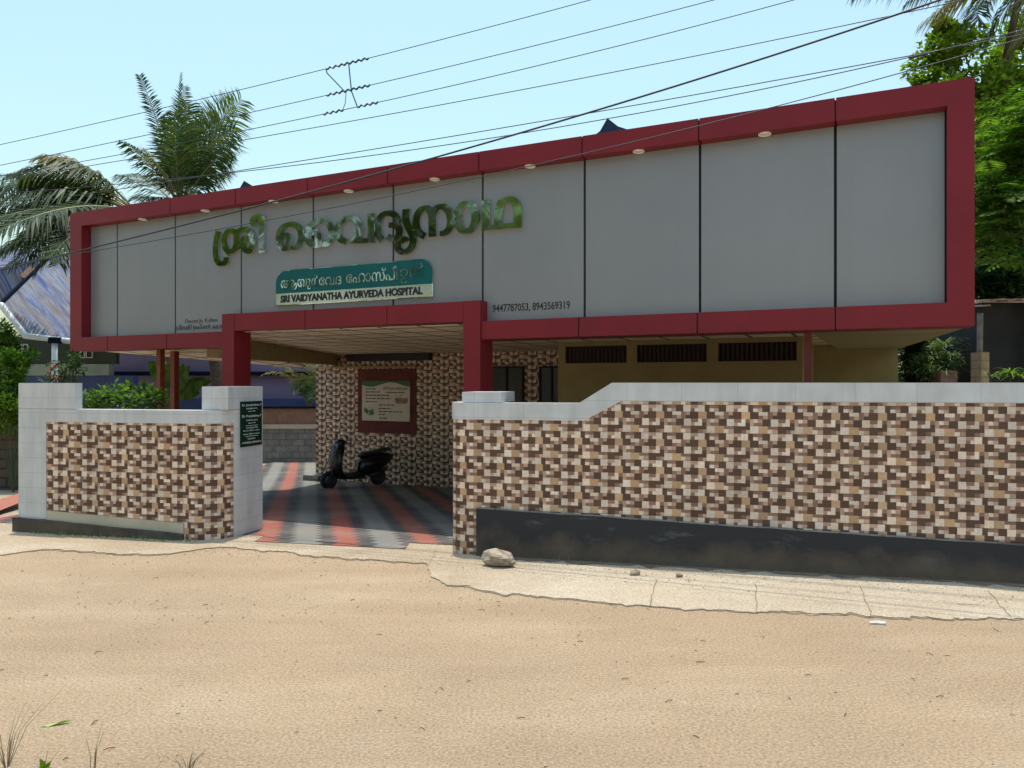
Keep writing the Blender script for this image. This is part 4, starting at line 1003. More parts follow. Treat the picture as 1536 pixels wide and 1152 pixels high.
def weed(px, py, blades, hgt, label, spread=.5, mats=('dry_grass',), green=0, seed=0):
    rd = random.Random(seed); c = G(px, py); t = thing('weed', c, label, 'weed')
    mb = MB()
    for i in range(blades):
        a = rd.uniform(0, 6.28); h = hgt * rd.uniform(.5, 1.0); s = spread * rd.uniform(.2, 1) * h
        p1 = c + Vector((math.cos(a) * s * .35, math.sin(a) * s * .35, h * .55)); p2 = c + Vector((math.cos(a) * s, math.sin(a) * s, h))
        mb.tube([c + Vector((math.cos(a) * .01, math.sin(a) * .01, 0)), p1, p2], [.0022, .0018, .0007], 4)
    mb.build('stalks', M['dry_grass'], t)
    if green:
        mb = MB()
        for i in range(green):
            d = Vector((rd.uniform(-1, 1), rd.uniform(-1, 1), rd.uniform(.1, 1))).normalized(); s = d.orthogonal().normalized()
            mb.leaf(c + Vector((0, 0, rd.uniform(.0, hgt * .35))), d, s, rd.uniform(.03, .06), .025)
        mb.build('leaves', M['leaf_lime'], t)
weed(10, 1150, 11, .36, 'dry forked weed stalks at the road edge in the lower left corner', 1.0, seed=1)
weed(66, 1168, 4, .16, 'small leafy green weed at the near road edge', .7, green=26, seed=2)
weed(139, 1163, 4, .24, 'tuft of three bare brown weed stalks beside the leafy weed', .6, seed=3)
weed(282, 1168, 14, .20, 'bushy tuft of dry grass, rightmost weed at the near road edge', .9, seed=4)
gm = MB(); rd = random.Random(21)
for i in range(260):
    u = rd.uniform(LX0 + .25, LUB + .1) if rd.random() < .8 else rd.uniform(.3, 5); b = Vector(WW(u, -.06 - abs(rd.gauss(0, .05)), .002)); a = rd.uniform(0, 6.28)
    d = Vector((math.cos(a) * .6, math.sin(a) * .6, 1)).normalized(); gm.leaf(b, d, d.orthogonal().normalized(), rd.uniform(.03, .10), .008)
tag(gm.build('grass', M['leaf_pale']), kind='stuff', label='sparse short grass growing along the foot of the plinth')

# ------------------------------------------------------------------ overhead cables
def invd(px, dl=12.5, dr=7.8): return 1 / dl + (1 / dr - 1 / dl) * px / 1536.0
def quad(p3):
    (x0, y0), (x1, y1), (x2, y2) = p3
    return lambda x: y0 * (x - x1) * (x - x2) / ((x0 - x1) * (x0 - x2)) + y1 * (x - x0) * (x - x2) / ((x1 - x0) * (x1 - x2)) + y2 * (x - x0) * (x - x1) / ((x2 - x0) * (x2 - x1))
CAB = [(((0, 217), (490, 103), (885, 0)), .0050, 'topmost thin overhead cable crossing the sky, cut by the top edge soonest', 0, 0),
       (((0, 248), (520, 136), (1070, 0)), .0050, 'second overhead cable from the top, holding the middle of the wire tie', 0.06, 0),
       (((108, 245), (486, 171), (1190, 0)), .0050, 'third overhead cable from the top, holding the foot of the wire tie', 0.12, 0),
       (((120, 251), (400, 204), (1358, 19)), .0050, 'fourth overhead cable from the top, running bare just under the wire tie', 0.2, 0),
       (((346, 258), (800, 184), (1368, 83)), .0052, 'upper of two thin cables that meet before the green tree at right', 0.5, 0),
       (((273, 267), (800, 197), (1368, 85)), .0052, 'lower of two thin cables that meet before the green tree at right', 0.55, 0),
       (((112, 381), (590, 293), (1374, 103)), .005, 'thin cable drawn low across the grey fascia and its letters', 0.9, 0),
       (((112, 378), (600, 251), (1230, 60)), .0108, 'thick black cable sweeping from the fascia corner up across the sky', 0.7, 0)]
CF = []
for p3, rad, lab, off, _ in CAB:
    fq = quad(p3); CF.append((fq, off)); pts = []
    for i in range(49):
        px = -260 + i * 2100 / 48; pts.append(P(px, fq(px), 1 / invd(px) - off))
    mb = MB(); mb.tube(pts, rad, 6); tag(mb.build('overhead_cable', M['cable'], None, True), lab, 'cable', 'overhead cables above the road')
def oncab(k, px, dy=0.0): fq, off = CF[k]; return P(px, fq(px) + dy, 1 / invd(px) - off - .02)
wt = thing('wire_tie', oncab(1, 520), 'twisted wire tie spacing three overhead cables apart against the sky', 'wire')
for k, x0, x1 in ((0, 489, 553), (1, 490, 555), (2, 485, 515), (2, 536, 567)):
    mb = MB(); n = int((x1 - x0) * 1.2); mb.tube([oncab(k, x0 + (x1 - x0) * i / n, 1.6 * math.sin(i / n * (x1 - x0) / 8.5 * 2 * math.pi)) for i in range(n + 1)], .011, 5); mb.build('coil', M['wire'], wt)
mb = MB(); mb.tube([oncab(0, 489), oncab(0, 490, 6), oncab(1, 519, 3)], .008, 5); mb.tube([oncab(0, 523, 1), oncab(1, 527, 2), oncab(2, 536, 0)], .009, 5); mb.tube([oncab(1, 519, 3), oncab(1, 518, 18), oncab(2, 514, 0)], .005, 5)
mb.build('cross_wire', M['wire'], wt)
mb = MB(); 
for i in range(3): mb.tube([P(1363 + 9 * j + i, 86 - 2.2 * j + 1.5 * math.sin(j + i), 1 / invd(1368) - .53) for j in range(4)], .012, 5)
tag(mb.build('cable_joint', M['cable']), 'taped joint where two thin cables meet before the green tree', 'cable joint')

# ------------------------------------------------------------------ palms and trees
def bez(a, b, c, t): return a * (1 - t) ** 2 + b * (2 * t * (1 - t)) + c * t * t
UPV = Vector((0, 0, 1))
def frond(par, base, mid, tip, n=46, ll=.55, droop=.45, lw=.035, mk='palm', rr=.022, seed=0, start=.16, roll=0.0, sides=(-1, 1)):
    rd = random.Random(seed); mb = MB(); N = 14
    pts = [bez(base, mid, tip, i / N) for i in range(N + 1)]
    mb.tube(pts, [rr * (1 - .85 * i / N) for i in range(N + 1)], 5, 0)
    for i in range(n):
        t = start + (1 - start) * i / (n - 1); p = bez(base, mid, tip, t); d = (bez(base, mid, tip, min(1, t + .02)) - bez(base, mid, tip, max(0, t - .02))).normalized()
        sd = d.cross(UPV)
        if sd.length < .2: sd = d.cross(Vector((0, 1, 0)))
        sd = sd.normalized(); nr = sd.cross(d).normalized()
        if roll: sd, nr = sd * math.cos(roll) + nr * math.sin(roll), nr * math.cos(roll) - sd * math.sin(roll)
        L = ll * (.45 + .9 * math.sin(math.pi * min(1, (t * .86 + .12)))) * rd.uniform(.85, 1.1)
        for sg_ in sides:
            if rd.random() < .04: continue
            v = (sd * sg_ * rd.uniform(.75, .95) + d * rd.uniform(.45, .75) + nr * rd.uniform(.1, .3)).normalized()
            dr = droop * rd.uniform(.7, 1.3)
            a0 = p; a1 = p + v * L * .5 - UPV * dr * L * .12; a2 = a1 + (v * .8 - UPV * dr).normalized() * L * .5
            ws = d * lw * .5
            k = len(mb.v); mb.v += [tuple(a0 - ws * .5), tuple(a0 + ws * .5), tuple(a1 + ws), tuple(a1 - ws), tuple(a2)]
            mb.f += [(k, k + 1, k + 2, k + 3), (k + 3, k + 2, k + 4)]; mb.m += [1, 1]; mb.c += [None, None]
    return mb.build('frond', [M['rachis'], M[mk]], par)
# palm A, upright crown behind the fascia
dA = 24.0
pA = P(272, 318, dA); ta = thing('coconut_palm', Vector((pA.x, pA.y, -.5)), 'coconut palm with an upright ragged crown rising just behind the fascia', 'palm tree')
mb = MB(); mb.tube([(pA.x + 1.5, pA.y, -.7), (pA.x + 1.0, pA.y, 3), (pA.x, pA.y, pA.z + .2)], [.24, .17, .15], 9); mb.build('trunk', M['bark'], ta, True)
FA = [((243, 190), (210, 114), .34, .30, 'palm', -.2, 1.3), ((262, 230), (270, 112), .42, .25, 'palm', .1, 1.0), ((300, 210), (362, 150), .95, .35, 'palm_lime', .2, 1.3), ((290, 220), (352, 196), .85, .4, 'palm', -.5, 1.4), ((268, 200), (276, 130), .45, .2, 'palm', .6, -.5), ((310, 200), (350, 158), .9, .3, 'palm', .6, 1.0),
      ((300, 250), (345, 225), .8, .6, 'palm', -.7, 1.5), ((255, 250), (250, 180), .5, .4, 'palm', -.4, .2), ((240, 250), (188, 214), .7, .8, 'palm', -.9, .3), ((225, 260), (185, 262), .8, .8, 'palm', .5, .3),
      ((285, 240), (312, 170), .8, .4, 'palm', .9, -.3), ((262, 250), (240, 235), .8, .5, 'palm', -1.2, 1.0), ((300, 260), (340, 262), .85, .7, 'palm', 1.0, .2), ((265, 260), (290, 190), .75, .4, 'palm', .3, .9),
      ((250, 262), (222, 232), .8, .6, 'palm_dry', -1.5, .9), ((280, 285), (330, 300), .8, .8, 'palm', -1, .1), ((240, 285), (205, 300), .7, .8, 'palm', -1, .1), ((275, 235), (283, 158), .8, .35, 'palm', -.6, .5), ((262, 240), (262, 170), .75, .35, 'palm', -1.0, -.5), ((285, 235), (330, 180), .8, .4, 'palm', .6, 1.2)]
for i, (m_, t_, ll, dr, mk, dd, rl) in enumerate(FA):
    frond(ta, pA, P(*m_, dA + dd), P(*t_, dA + dd * 2.2), 60, ll, dr, .045, mk, .03, i, .22, rl)
# palm B, spreading to the left
dB = 19.5
pB = P(208, 322, dB); tb = thing('coconut_palm', Vector((pB.x, pB.y, -.5)), 'coconut palm whose long fronds droop leftwards over the blue roof', 'palm tree')
mb = MB(); mb.tube([(pB.x + .85, pB.y, -.7), (pB.x + .8, pB.y, 2.5), (pB.x, pB.y, pB.z + .1)], [.22, .16, .14], 9); mb.build('trunk', M['bark'], tb, True)
FB = [((130, 228), (60, 240), .75, .9, 'palm_dry', -.4, .0), ((110, 262), (-30, 318), 1.0, 1.2, 'palm_dark', -1.0, 0), ((95, 230), (-20, 300), .95, 1.1, 'palm_dark', .5, .2), ((150, 290), (10, 372), 1.0, 1.0, 'palm_dark', -1.8, 0), ((140, 300), (60, 400), .9, .9, 'palm_dark', -1.2, 0), ((120, 285), (-10, 350), .9, 1.0, 'palm_dark', -2.4, .2), ((150, 305), (90, 395), .8, .9, 'palm_dark', -2.0, .3), ((120, 250), (10, 262), .8, 1.1, 'palm', .9, .2), ((130, 300), (30, 360), .9, 1.2, 'palm_dark', -.5, .0), ((150, 310), (110, 372), .85, .8, 'palm_dark', -.8, .6), ((130, 310), (20, 395), .95, .9, 'palm_dark', -1.4, .3), ((110, 300), (-10, 385), .95, .9, 'palm_dark', -2.0, .1), ((150, 300), (75, 385), .9, .9, 'palm_dark', -2.3, .2), ((100, 290), (-30, 335), 1.0, 1.1, 'palm_dark', -1.6, .4), ((105, 250), (-60, 280), 1.0, 1.1, 'palm_dark', -.2, .5), ((120, 240), (30, 268), .9, 1.0, 'palm', -.7, -.4), ((130, 275), (-20, 330), 1.0, 1.0, 'palm_dark', .3, .4), ((145, 295), (40, 380), 1.0, .9, 'palm_dark', .2, -.3)]
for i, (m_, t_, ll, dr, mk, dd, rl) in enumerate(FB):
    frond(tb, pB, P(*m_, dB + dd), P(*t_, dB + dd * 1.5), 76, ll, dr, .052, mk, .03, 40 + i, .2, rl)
# palm C, top right, crown above the frame
dC = 18.0
pC = P(1532, -20, dC); tcn = thing('coconut_palm', Vector((pC.x, pC.y, 0)), 'coconut palm at the top right with yellowing fronds and a leaning trunk', 'palm tree')
mb = MB(); mb.tube([tuple(P(1565, 560, dC + 1.5)), tuple(P(1535, 300, dC + .8)), tuple(P(1508, 90, dC + .3)), tuple(pC)], [.13, .11, .085, .08], 9); mb.build('trunk', M['bark'], tcn, True)
FC = [((1470, -40), (1392, 28), .7, 1.0, 'palm_dry', .1), ((1480, -60), (1420, 10), .75, 1.2, 'palm_dry', .4), ((1450, -10), (1470, 40), .45, .9, 'palm', -.5), ((1500, 20), (1478, 62), .5, 1.0, 'palm', .3), ((1540, 10), (1560, 90), .6, 1.0, 'palm_dry', -.3), ((1440, -60), (1370, -6), .6, 1.4, 'palm', -.8), ((1400, -80), (1290, -18), .65, 1.5, 'palm', -1.5), ((1580, -60), (1680, 60), .8, .9, 'palm', .2), ((1520, -90), (1480, -160), .8, .6, 'palm', .2), ((1560, -90), (1620, -160), .8, .6, 'palm', -.6)]
for i, (m_, t_, ll, dr, mk, dd) in enumerate(FC):
    frond(tcn, pC, P(*m_, dC + dd), P(*t_, dC + dd), 54, ll * 1.3, dr, .04, mk, .02, 80 + i, .12)

def clump(mb, c, r_, n, size, rd, up=.4, mi=0, asp=.45, flat=1.0):
    for _ in range(n):
        v = Vector((rd.gauss(0, 1), rd.gauss(0, 1), rd.gauss(0, 1) * flat)); v = v.normalized() * r_ * rd.uniform(.25, 1.0) ** .6; v.z *= flat
        d = (v.normalized() * .7 + Vector((rd.uniform(-1, 1), rd.uniform(-1, 1), rd.uniform(-.9, .6) + up * .3))).normalized()
        s = d.cross(Vector((rd.uniform(-.6, .6), rd.uniform(-.6, .6), 1))).normalized(); l = size * rd.uniform(.6, 1.25)
        mb.leaf(c + v, d, s, l, l * asp, mi)
def pinnate(mb, base, d, L, rd, n=11, lw=.05, mi=0):
    """a feather leaf: paired leaflets along a drooping stalk"""
    s = d.cross(UPV)
    if s.length < .1: s = Vector((1, 0, 0))
    s.normalize(); p = base; dd = d.copy()
    for i in range(n):
        p = p + dd * (L / n); dd = (dd - UPV * .05).normalized(); l = L * .30 * math.sin(math.pi * (i + 1.5) / (n + 2))
        for sg_ in (-1, 1):
            v = (s * sg_ + dd * .35 - UPV * .15).normalized(); mb.leaf(p, v, dd, l, lw * 1.2, mi)
def tree(loc, trunk_pts, rads, blobs, mk, label, n_per, size, seed, feathers=0, group=None, name='tree', cat='tree', asp=.45, fl=.6):
    rd = random.Random(seed); t = thing(name, loc, label, cat, group)
    mb = MB(); mb.tube(trunk_pts, rads, 8); top = Vector(trunk_pts[-1])
    for c, r_ in blobs:
        mb.tube([top - UPV * rd.uniform(0, .5), (top + Vector(c)) / 2 + Vector((rd.uniform(-.2, .2), rd.uniform(-.2, .2), rd.uniform(-.1, .3))), Vector(c)], [rads[-1] * .6, rads[-1] * .35, .015], 5)
    mb.build('trunk', M['bark'], t, True)
    mb = MB()
    for c, r_ in blobs:
        c = Vector(c); k = max(5, int(10 * r_))
        for _ in range(k):
            v = Vector((rd.gauss(0, 1), rd.gauss(0, 1), rd.gauss(0, 1))).normalized() * r_ * rd.uniform(.35, 1.05)
            v.z *= .8
            if feathers:
                for _ in range(feathers):
                    a = rd.uniform(0, 6.28); pinnate(mb, c + v, Vector((math.cos(a), math.sin(a), rd.uniform(-.1, .5))).normalized(), fl * rd.uniform(.7, 1.2), rd)
            clump(mb, c + v, r_ * .38, int(n_per * rd.uniform(.6, 1.3)), size, rd, asp=asp)
    mb.build('crown', M[mk], t)
    return t
def blobs_px(lst): return [(tuple(P(px, py, d)), r_) for px, py, d, r_ in lst]
# big round-leaved tree behind the right corner of the fascia
tree(P(1480, 560, 19), [tuple(P(1600, 600, 19)), tuple(P(1560, 330, 19)), tuple(P(1490, 180, 19))], [.2, .15, .10],
     blobs_px([(1425, 95, 19, .8), (1400, 140, 18.5, .7), (1440, 60, 19.5, .6), (1462, 130, 18, .9), (1500, 90, 19.5, .8), (1530, 130, 18.5, .9), (1480, 180, 18.5, .9), (1412, 50, 19.6, .35), (1395, 95, 19, .45), (1440, 140, 17.8, .6), (1385, 125, 18.8, .35), (1540, 60, 20, .9), (1590, 130, 19, 1.3), (1580, 40, 20, 1.2)]),
     'leaf_lime', 'bright green tree with small round leaves rising over the right end of the fascia', 110, .16, 5, asp=.62)
# feather-leaved tree right beside the fascia
tree(P(1520, 560, 13), [tuple(P(1560, 600, 13.5)), tuple(P(1555, 400, 13.5)), tuple(P(1540, 280, 13.5))], [.16, .12, .09],
     blobs_px([(1500, 215, 13, .55), (1530, 190, 13.4, .6), (1490, 300, 13, .5), (1525, 300, 12.8, .6), (1500, 350, 13.2, .5), (1540, 360, 13, .6), (1580, 280, 13, .9), (1590, 200, 13, .8), (1520, 260, 13.8, .6)]),
     'leaf', 'tree with long feathery leaves hanging right beside the fascia edge', 60, .10, 9, feathers=9, fl=.75)
# dark trees behind the shed
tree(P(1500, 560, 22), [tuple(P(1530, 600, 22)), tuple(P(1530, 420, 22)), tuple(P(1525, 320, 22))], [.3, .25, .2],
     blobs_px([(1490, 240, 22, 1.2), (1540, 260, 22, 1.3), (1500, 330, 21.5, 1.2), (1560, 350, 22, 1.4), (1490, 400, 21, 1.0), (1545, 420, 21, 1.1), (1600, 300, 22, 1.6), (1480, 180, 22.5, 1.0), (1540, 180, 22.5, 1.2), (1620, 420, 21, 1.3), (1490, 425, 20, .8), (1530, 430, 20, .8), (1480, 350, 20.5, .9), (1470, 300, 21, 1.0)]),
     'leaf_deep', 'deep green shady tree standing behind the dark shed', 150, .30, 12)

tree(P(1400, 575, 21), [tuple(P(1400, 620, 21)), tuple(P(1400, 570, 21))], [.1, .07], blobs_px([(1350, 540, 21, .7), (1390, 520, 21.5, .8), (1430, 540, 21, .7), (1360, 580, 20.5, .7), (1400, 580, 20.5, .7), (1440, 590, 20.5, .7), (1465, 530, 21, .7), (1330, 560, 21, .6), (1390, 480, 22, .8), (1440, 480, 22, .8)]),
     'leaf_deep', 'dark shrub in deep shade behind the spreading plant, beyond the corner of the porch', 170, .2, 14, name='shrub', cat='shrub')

# ------------------------------------------------------------------ right side: dark shed, pillar, plants
shd = thing('shed', P(1560, 575, 13.8), 'dark shed with a ragged edge of clay roof tiles at the right edge', 'shed')
def SH(x, y, z): return (x, y, z)
xa, xb = P(1473, 500, 13.8).x, P(1800, 500, 13.8).x; zr = P(1500, 452, 13.8).z
mb = MB(); mb.box(xa, xb, 13.8, 16.5, -.6, zr - .02); mb.build('wall', M['shed_dark'], shd)
rf = MB()
for i in range(34):
    x = xa - .14 + i * .125; y0 = 13.5 + ru(-.06, .06); z0 = zr - .02 + ru(-.025, .025) - (.12 if i == 0 else 0)
    for k in range(7):
        a0 = y0 + .42 * k; zz = z0 + .035 * k
        rf.hexa([(x, a0, zz), (x + .118, a0, zz + .01), (x + .118, a0 + .44, zz + .04), (x, a0 + .44, zz + .035)], [(x + .01, a0, zz + .028), (x + .108, a0, zz + .034), (x + .108, a0 + .44, zz + .06), (x + .01, a0 + .44, zz + .058)])
rf.build('roof', M['tile_edge'], shd)
mb = MB(); x = P(1468, 500, 13.4).x; mb.tube([(x - .02, 13.4, -.6), (x + .01, 13.4, 1.9), (x + .03, 13.4, P(1470, 470, 13.4).z)], .05, 7); mb.build('post', M['wood_post'], shd)
lp = MB(); a, b = P(1472, 575, 13), P(1484, 575, 13); lp.box(a.x, b.x, 13, 13.3, -.6, P(1478, 528, 13).z)
tag(lp.build('pillar', M['laterite_pillar']), 'short yellow laterite pillar beside the weathered post, behind the wall', 'pillar')
lp = MB(); a, b = P(1411, 575, 13.7), P(1436, 575, 13.7); lp.box(a.x, b.x, 13.7, 14.0, -.6, P(1420, 556, 13.7).z)
tag(lp.build('planter', M['brick']), 'reddish stone block half hidden under the spreading plant', 'stone block')
def bush(name, label, blobs, mk, n, size, seed, cat='plant', asp=.4, grass=0, gl=.4, flat=.8, petals=0):
    rd = random.Random(seed); c0 = Vector(blobs[0][0]); base = Vector((c0.x, c0.y, gz(c0.x, c0.y)))
    t = thing(name, base, label, cat); mb = MB()
    for c, r_ in blobs: mb.tube([base, (base + Vector(c)) / 2 + Vector((rd.uniform(-.1, .1), 0, 0)), Vector(c)], [.025, .015, .006], 5)
    mb.build('stem', M['stem'], t)
    mb = MB()
    for c, r_ in blobs:
        clump(mb, Vector(c), r_, int(n * (r_ / .3) ** 1.6), size, rd, asp=asp, flat=flat)
        for _ in range(grass):
            a = rd.uniform(0, 6.28); d = Vector((math.cos(a), math.sin(a), rd.uniform(.3, 1.2))).normalized(); p = Vector(c)
            for k in range(4):
                q = p + d * gl / 4; s = d.cross(UPV).normalized() * .012 * (1 - k * .2)
                mb.face([p - s, p + s, q + s, q - s]); p = q; d = (d - UPV * .35).normalized()
    mb.build('foliage', M[mk], t)
    if petals:
        mb = MB()
        for _ in range(petals):
            c, r_ = rd.choice(blobs); clump(mb, Vector(c) + Vector((rd.uniform(-1, 1), -.8, rd.uniform(-.6, .6))) * r_, .04, 7, .06, rd, asp=.8)
        mb.build('flower', M['petal'], t)
    return t
bush('spreading_plant', 'bushy plant with pale strappy leaves behind the high wall, right of the porch', blobs_px([(1405, 545, 14.2, .25), (1383, 545, 14.2, .2), (1425, 540, 14, .2), (1400, 528, 14.3, .18), (1415, 518, 14.3, .12), (1374, 552, 14.2, .14), (1395, 560, 14, .2), (1420, 558, 14, .18)]), 'leaf_pale', 420, .085, 31, grass=26, gl=.55)
bush('arching_plant', 'small arching plant just above the white coping at the far right', blobs_px([(1515, 562, 10.4, .06), (1528, 566, 10.4, .05)]), 'leaf_lime', 10, .07, 33, grass=22, gl=.26)
bush('arching_plant', 'tiny arching plant above the coping, beside the yellow pillar', blobs_px([(1486, 566, 10.6, .05)]), 'leaf_pale', 8, .06, 34, grass=18, gl=.2)

# ------------------------------------------------------------------ left side: neighbour's house, purple house, walls, plants
ho = thing('house', P(60, 560, 21), "neighbour's low green and blue house with a streaky blue sheet roof and white gutter", 'house')
e0, e1 = P(38, 500, 20.0), P(200, 519, 21.6); tp0 = P(62, 400, 23.4)
nrm = (e1 - e0).cross(tp0 - e0).normalized(); C0 = Vector((0, 0, H))
def onplane(px, py):
    d = P(px, py, 1.0) - C0; return C0 + d * ((e0 - C0).dot(nrm) / d.dot(nrm))
slope_dir = (onplane(100, 460) - onplane(58, 408)).normalized(); across = nrm.cross(slope_dir).normalized()
poly = [onplane(*q) for q in ((2, 456), (38, 500), (120, 510.5), (210, 521), (330, 521), (260, 380), (80, 380))]
mb = MB(); mb.face(poly); mb.face([p - nrm * .03 * (1 if nrm.z > 0 else -1) for p in reversed(poly)]); org = e0.copy()
mb.uv = lambda v: ((Vector(v) - org).dot(across), (Vector(v) - org).dot(slope_dir))
rfm = mb.build('roof', M['sheet'], ho)
# second slope over the hip, going left
h0, h1 = onplane(2, 456), onplane(80, 380); L0 = P(-120, 430, 17.5); L1 = P(-60, 360, 24)
mb = MB(); mb.face([h0, h1, L1, L0]); mb.face([p - Vector((0, 0, .03)) for p in (L0, L1, h1, h0)])
ac2 = (h1 - h0).normalized(); sl2 = (L0 - h0).normalized(); mb.uv = lambda v: ((Vector(v) - org).dot(ac2), (Vector(v) - org).dot(sl2))
mb.build('roof', M['sheet'], ho)
mb = MB(); up_ = Vector((0, 0, .03)); ridge = [h0 + up_, h0.lerp(h1, .5) + up_, h1 + up_]; mb.tube(ridge, .05, 6); mb.build('hip_ridge', M['slate'], ho)
mb = MB(); hp_ = h0.lerp(h1, .42); hq = h0.lerp(h1, .62); mb.face([hp_ + up_ * 2, hq + up_ * 2, hq + (L0 - h0) * .10 + up_ * 3.2, hp_ + (L0 - h0) * .10 + up_ * 3.2]); mb.build('ridge_patch', M['tile_edge'], ho)
mb = MB(); mb.tube([onplane(-4, 449) - up_, onplane(2, 456) - up_, onplane(38, 502) - up_, onplane(120, 512) - up_, onplane(330, 523) - up_], .085, 8); mb.build('gutter', M['gutter'], ho, True)
hw = 22.3
def hwall(nm, px0, px1, y0, y1, m, dd=0.0, th=.2):
    a, b = P(px0, y1, hw + dd), P(px1, y0, hw + dd); mb = MB(); mb.box(a.x, b.x, hw + dd, hw + dd + th, b.z if b.z < a.z else a.z, a.z if a.z > b.z else b.z); return mb.build(nm, m, ho)
hwall('upper_wall', -80, 174, 546, 505, M['house_green']); hwall('wall_band', -80, 163, 563, 546.3, M['house_cream'], -.12, .3); hwall('lower_wall', -80, 200, 660, 563.3, M['house_blue'], -.04, .3)
for x0, x1 in ((27, 32), (36, 41), (121, 126), (130, 138)):
    mb = MB(); a, b = P(x0, 536, hw - .03), P(x1, 517, hw - .03); w = .02
    for q in ((a.x - w, a.x, a.z, b.z), (b.x, b.x + w, a.z, b.z), (a.x - w, b.x + w, a.z - w, a.z), (a.x - w, b.x + w, b.z, b.z + w)): mb.box(q[0], q[1], hw - .04, hw - .001, q[2], q[3])
    f_ = mb.build('window', M['white'], ho); mb = MB(); mb.box(a.x, b.x, hw - .02, hw - .003, a.z, b.z); mb.build('pane', M['dark'], f_)
mb = MB(); a = P(82, 600, 20.3); mb.tube([(a.x, 20.3, -.5), (a.x, 20.3, P(82, 513, 20.3).z)], .075, 8); mb.build('porch_post', M['gutter'], ho, True)
mb = MB(); mb.box(a.x - .12, a.x + .12, 20.2, 20.45, P(82, 515, 20.3).z, P(82, 506, 20.3).z); mb.build('post_cap', M['slate'], ho)
ph_ = thing('house', P(330, 600, 27), 'plain purple rendered house with a dark ledge seen behind the porch posts', 'house')
a, b = P(150, 660, 27), P(600, 480, 27); mb = MB(); mb.box(a.x, b.x, 27, 33, -.6, 5.2); mb.build('wall', M['purple'], ph_)
mb = MB(); z = P(300, 560, 26.9).z; mb.box(a.x, b.x, 26.72, 26.998, z - .08, z + .06); mb.build('ledge', M['slate'], ph_)
mb = MB(); z = P(300, 598, 26.9).z; mb.box(a.x, b.x, 26.85, 26.997, -.6, z); mb.build('dado', M['house_blue'], ph_)
mb = MB(); mb.box(a.x - .3, b.x + .3, 26.4, 33.4, 5.2, 5.4); mb.build('roof', M['slate'], ph_)
# retaining wall behind the yard
kw = thing('retaining_wall', P(430, 690, 24.5), 'low yard wall of grey blocks below and red brick above, behind the gate opening', 'wall')
zg = gz(-7, 24.5); a, b = P(330, 650, 24.5), P(560, 650, 24.5); z1, z2, z3 = P(430, 643, 24.5).z, P(430, 637, 24.5).z, P(430, 613, 24.5).z
def kbox(nm, y0, y1, z0_, z1_, m): mb = MB(); mb.box(a.x, b.x, y0, y1, z0_, z1_); mb.build(nm, m, kw)
kbox('block_course', 24.5, 24.9, zg - .1, z1, M['block']); kbox('ledge', 24.45, 24.9, z1 + .001, z2, M['marble']); kbox('brick_course', 24.6, 24.9, z2 + .001, z3, M['brick']); kbox('coping', 24.55, 24.95, z3 + .001, z3 + .07, M['slate'])
# laterite wall on the far left with bushes
lwl = MB(); a, b = P(-200, 700, 16.2), P(60, 700, 16.2); z0 = gz(a.x, 16.2); lwl.box(a.x, b.x, 16.2, 16.6, z0 - .2, P(20, 645, 16.2).z)
tag(lwl.build('laterite_wall', M['laterite']), 'dark laterite stone wall under the bushes at the far left', 'wall')
tree(P(0, 650, 16.3), [tuple(P(5, 690, 16.8)), tuple(P(2, 600, 16.8))], [.06, .04], blobs_px([(5, 505, 16.5, .35), (15, 540, 16.2, .4), (-10, 560, 16.2, .5), (20, 585, 16, .33), (5, 610, 15.9, .4), (28, 622, 15.9, .28), (-25, 600, 16, .5), (12, 560, 16, .3), (30, 600, 16, .22), (-15, 500, 16.8, .5), (30, 540, 16.4, .16), (-30, 520, 16.5, .5), (-40, 620, 16, .5), (15, 520, 16.6, .25), (0, 580, 16, .4), (18, 600, 15.9, .3)]), 'leaf', 'tall mixed green bush growing over the laterite wall at the far left', 130, .11, 17, name='bush', cat='bush')
bush('hanging_creeper', 'yellow green creeper spilling over the laterite wall beside the white pier', blobs_px([(20, 615, 15.6, .22), (34, 608, 15.6, .18), (8, 625, 15.6, .25), (30, 628, 15.7, .18), (12, 600, 15.6, .2), (25, 640, 15.7, .18), (0, 645, 15.8, .2)]), 'leaf_lime', 420, .085, 18, asp=.4)
bush('flowering_plant', 'leggy plant with a red flower behind the left white pier', blobs_px([(104, 560, 12.6, .17), (112, 535, 12.6, .12), (92, 566, 12.6, .14), (118, 552, 12.6, .12), (80, 545, 12.8, .10), (84, 568, 12.6, .12), (108, 545, 12.5, .1), (100, 550, 12.5, .14), (70, 570, 12.7, .1)]), 'leaf_deep', 260, .075, 41, asp=.5, petals=3)
bush('hedge_plant', 'low leafy green plants growing along the inside of the left wall', blobs_px([(135, 600, 12.8, .22), (155, 598, 12.8, .24), (175, 592, 13, .26), (200, 590, 13.2, .25), (222, 596, 13, .25), (232, 603, 13, .25), (190, 602, 12.8, .22), (128, 605, 12.8, .15), (215, 585, 13.2, .16)]), 'leaf', 200, .115, 43, asp=.5)
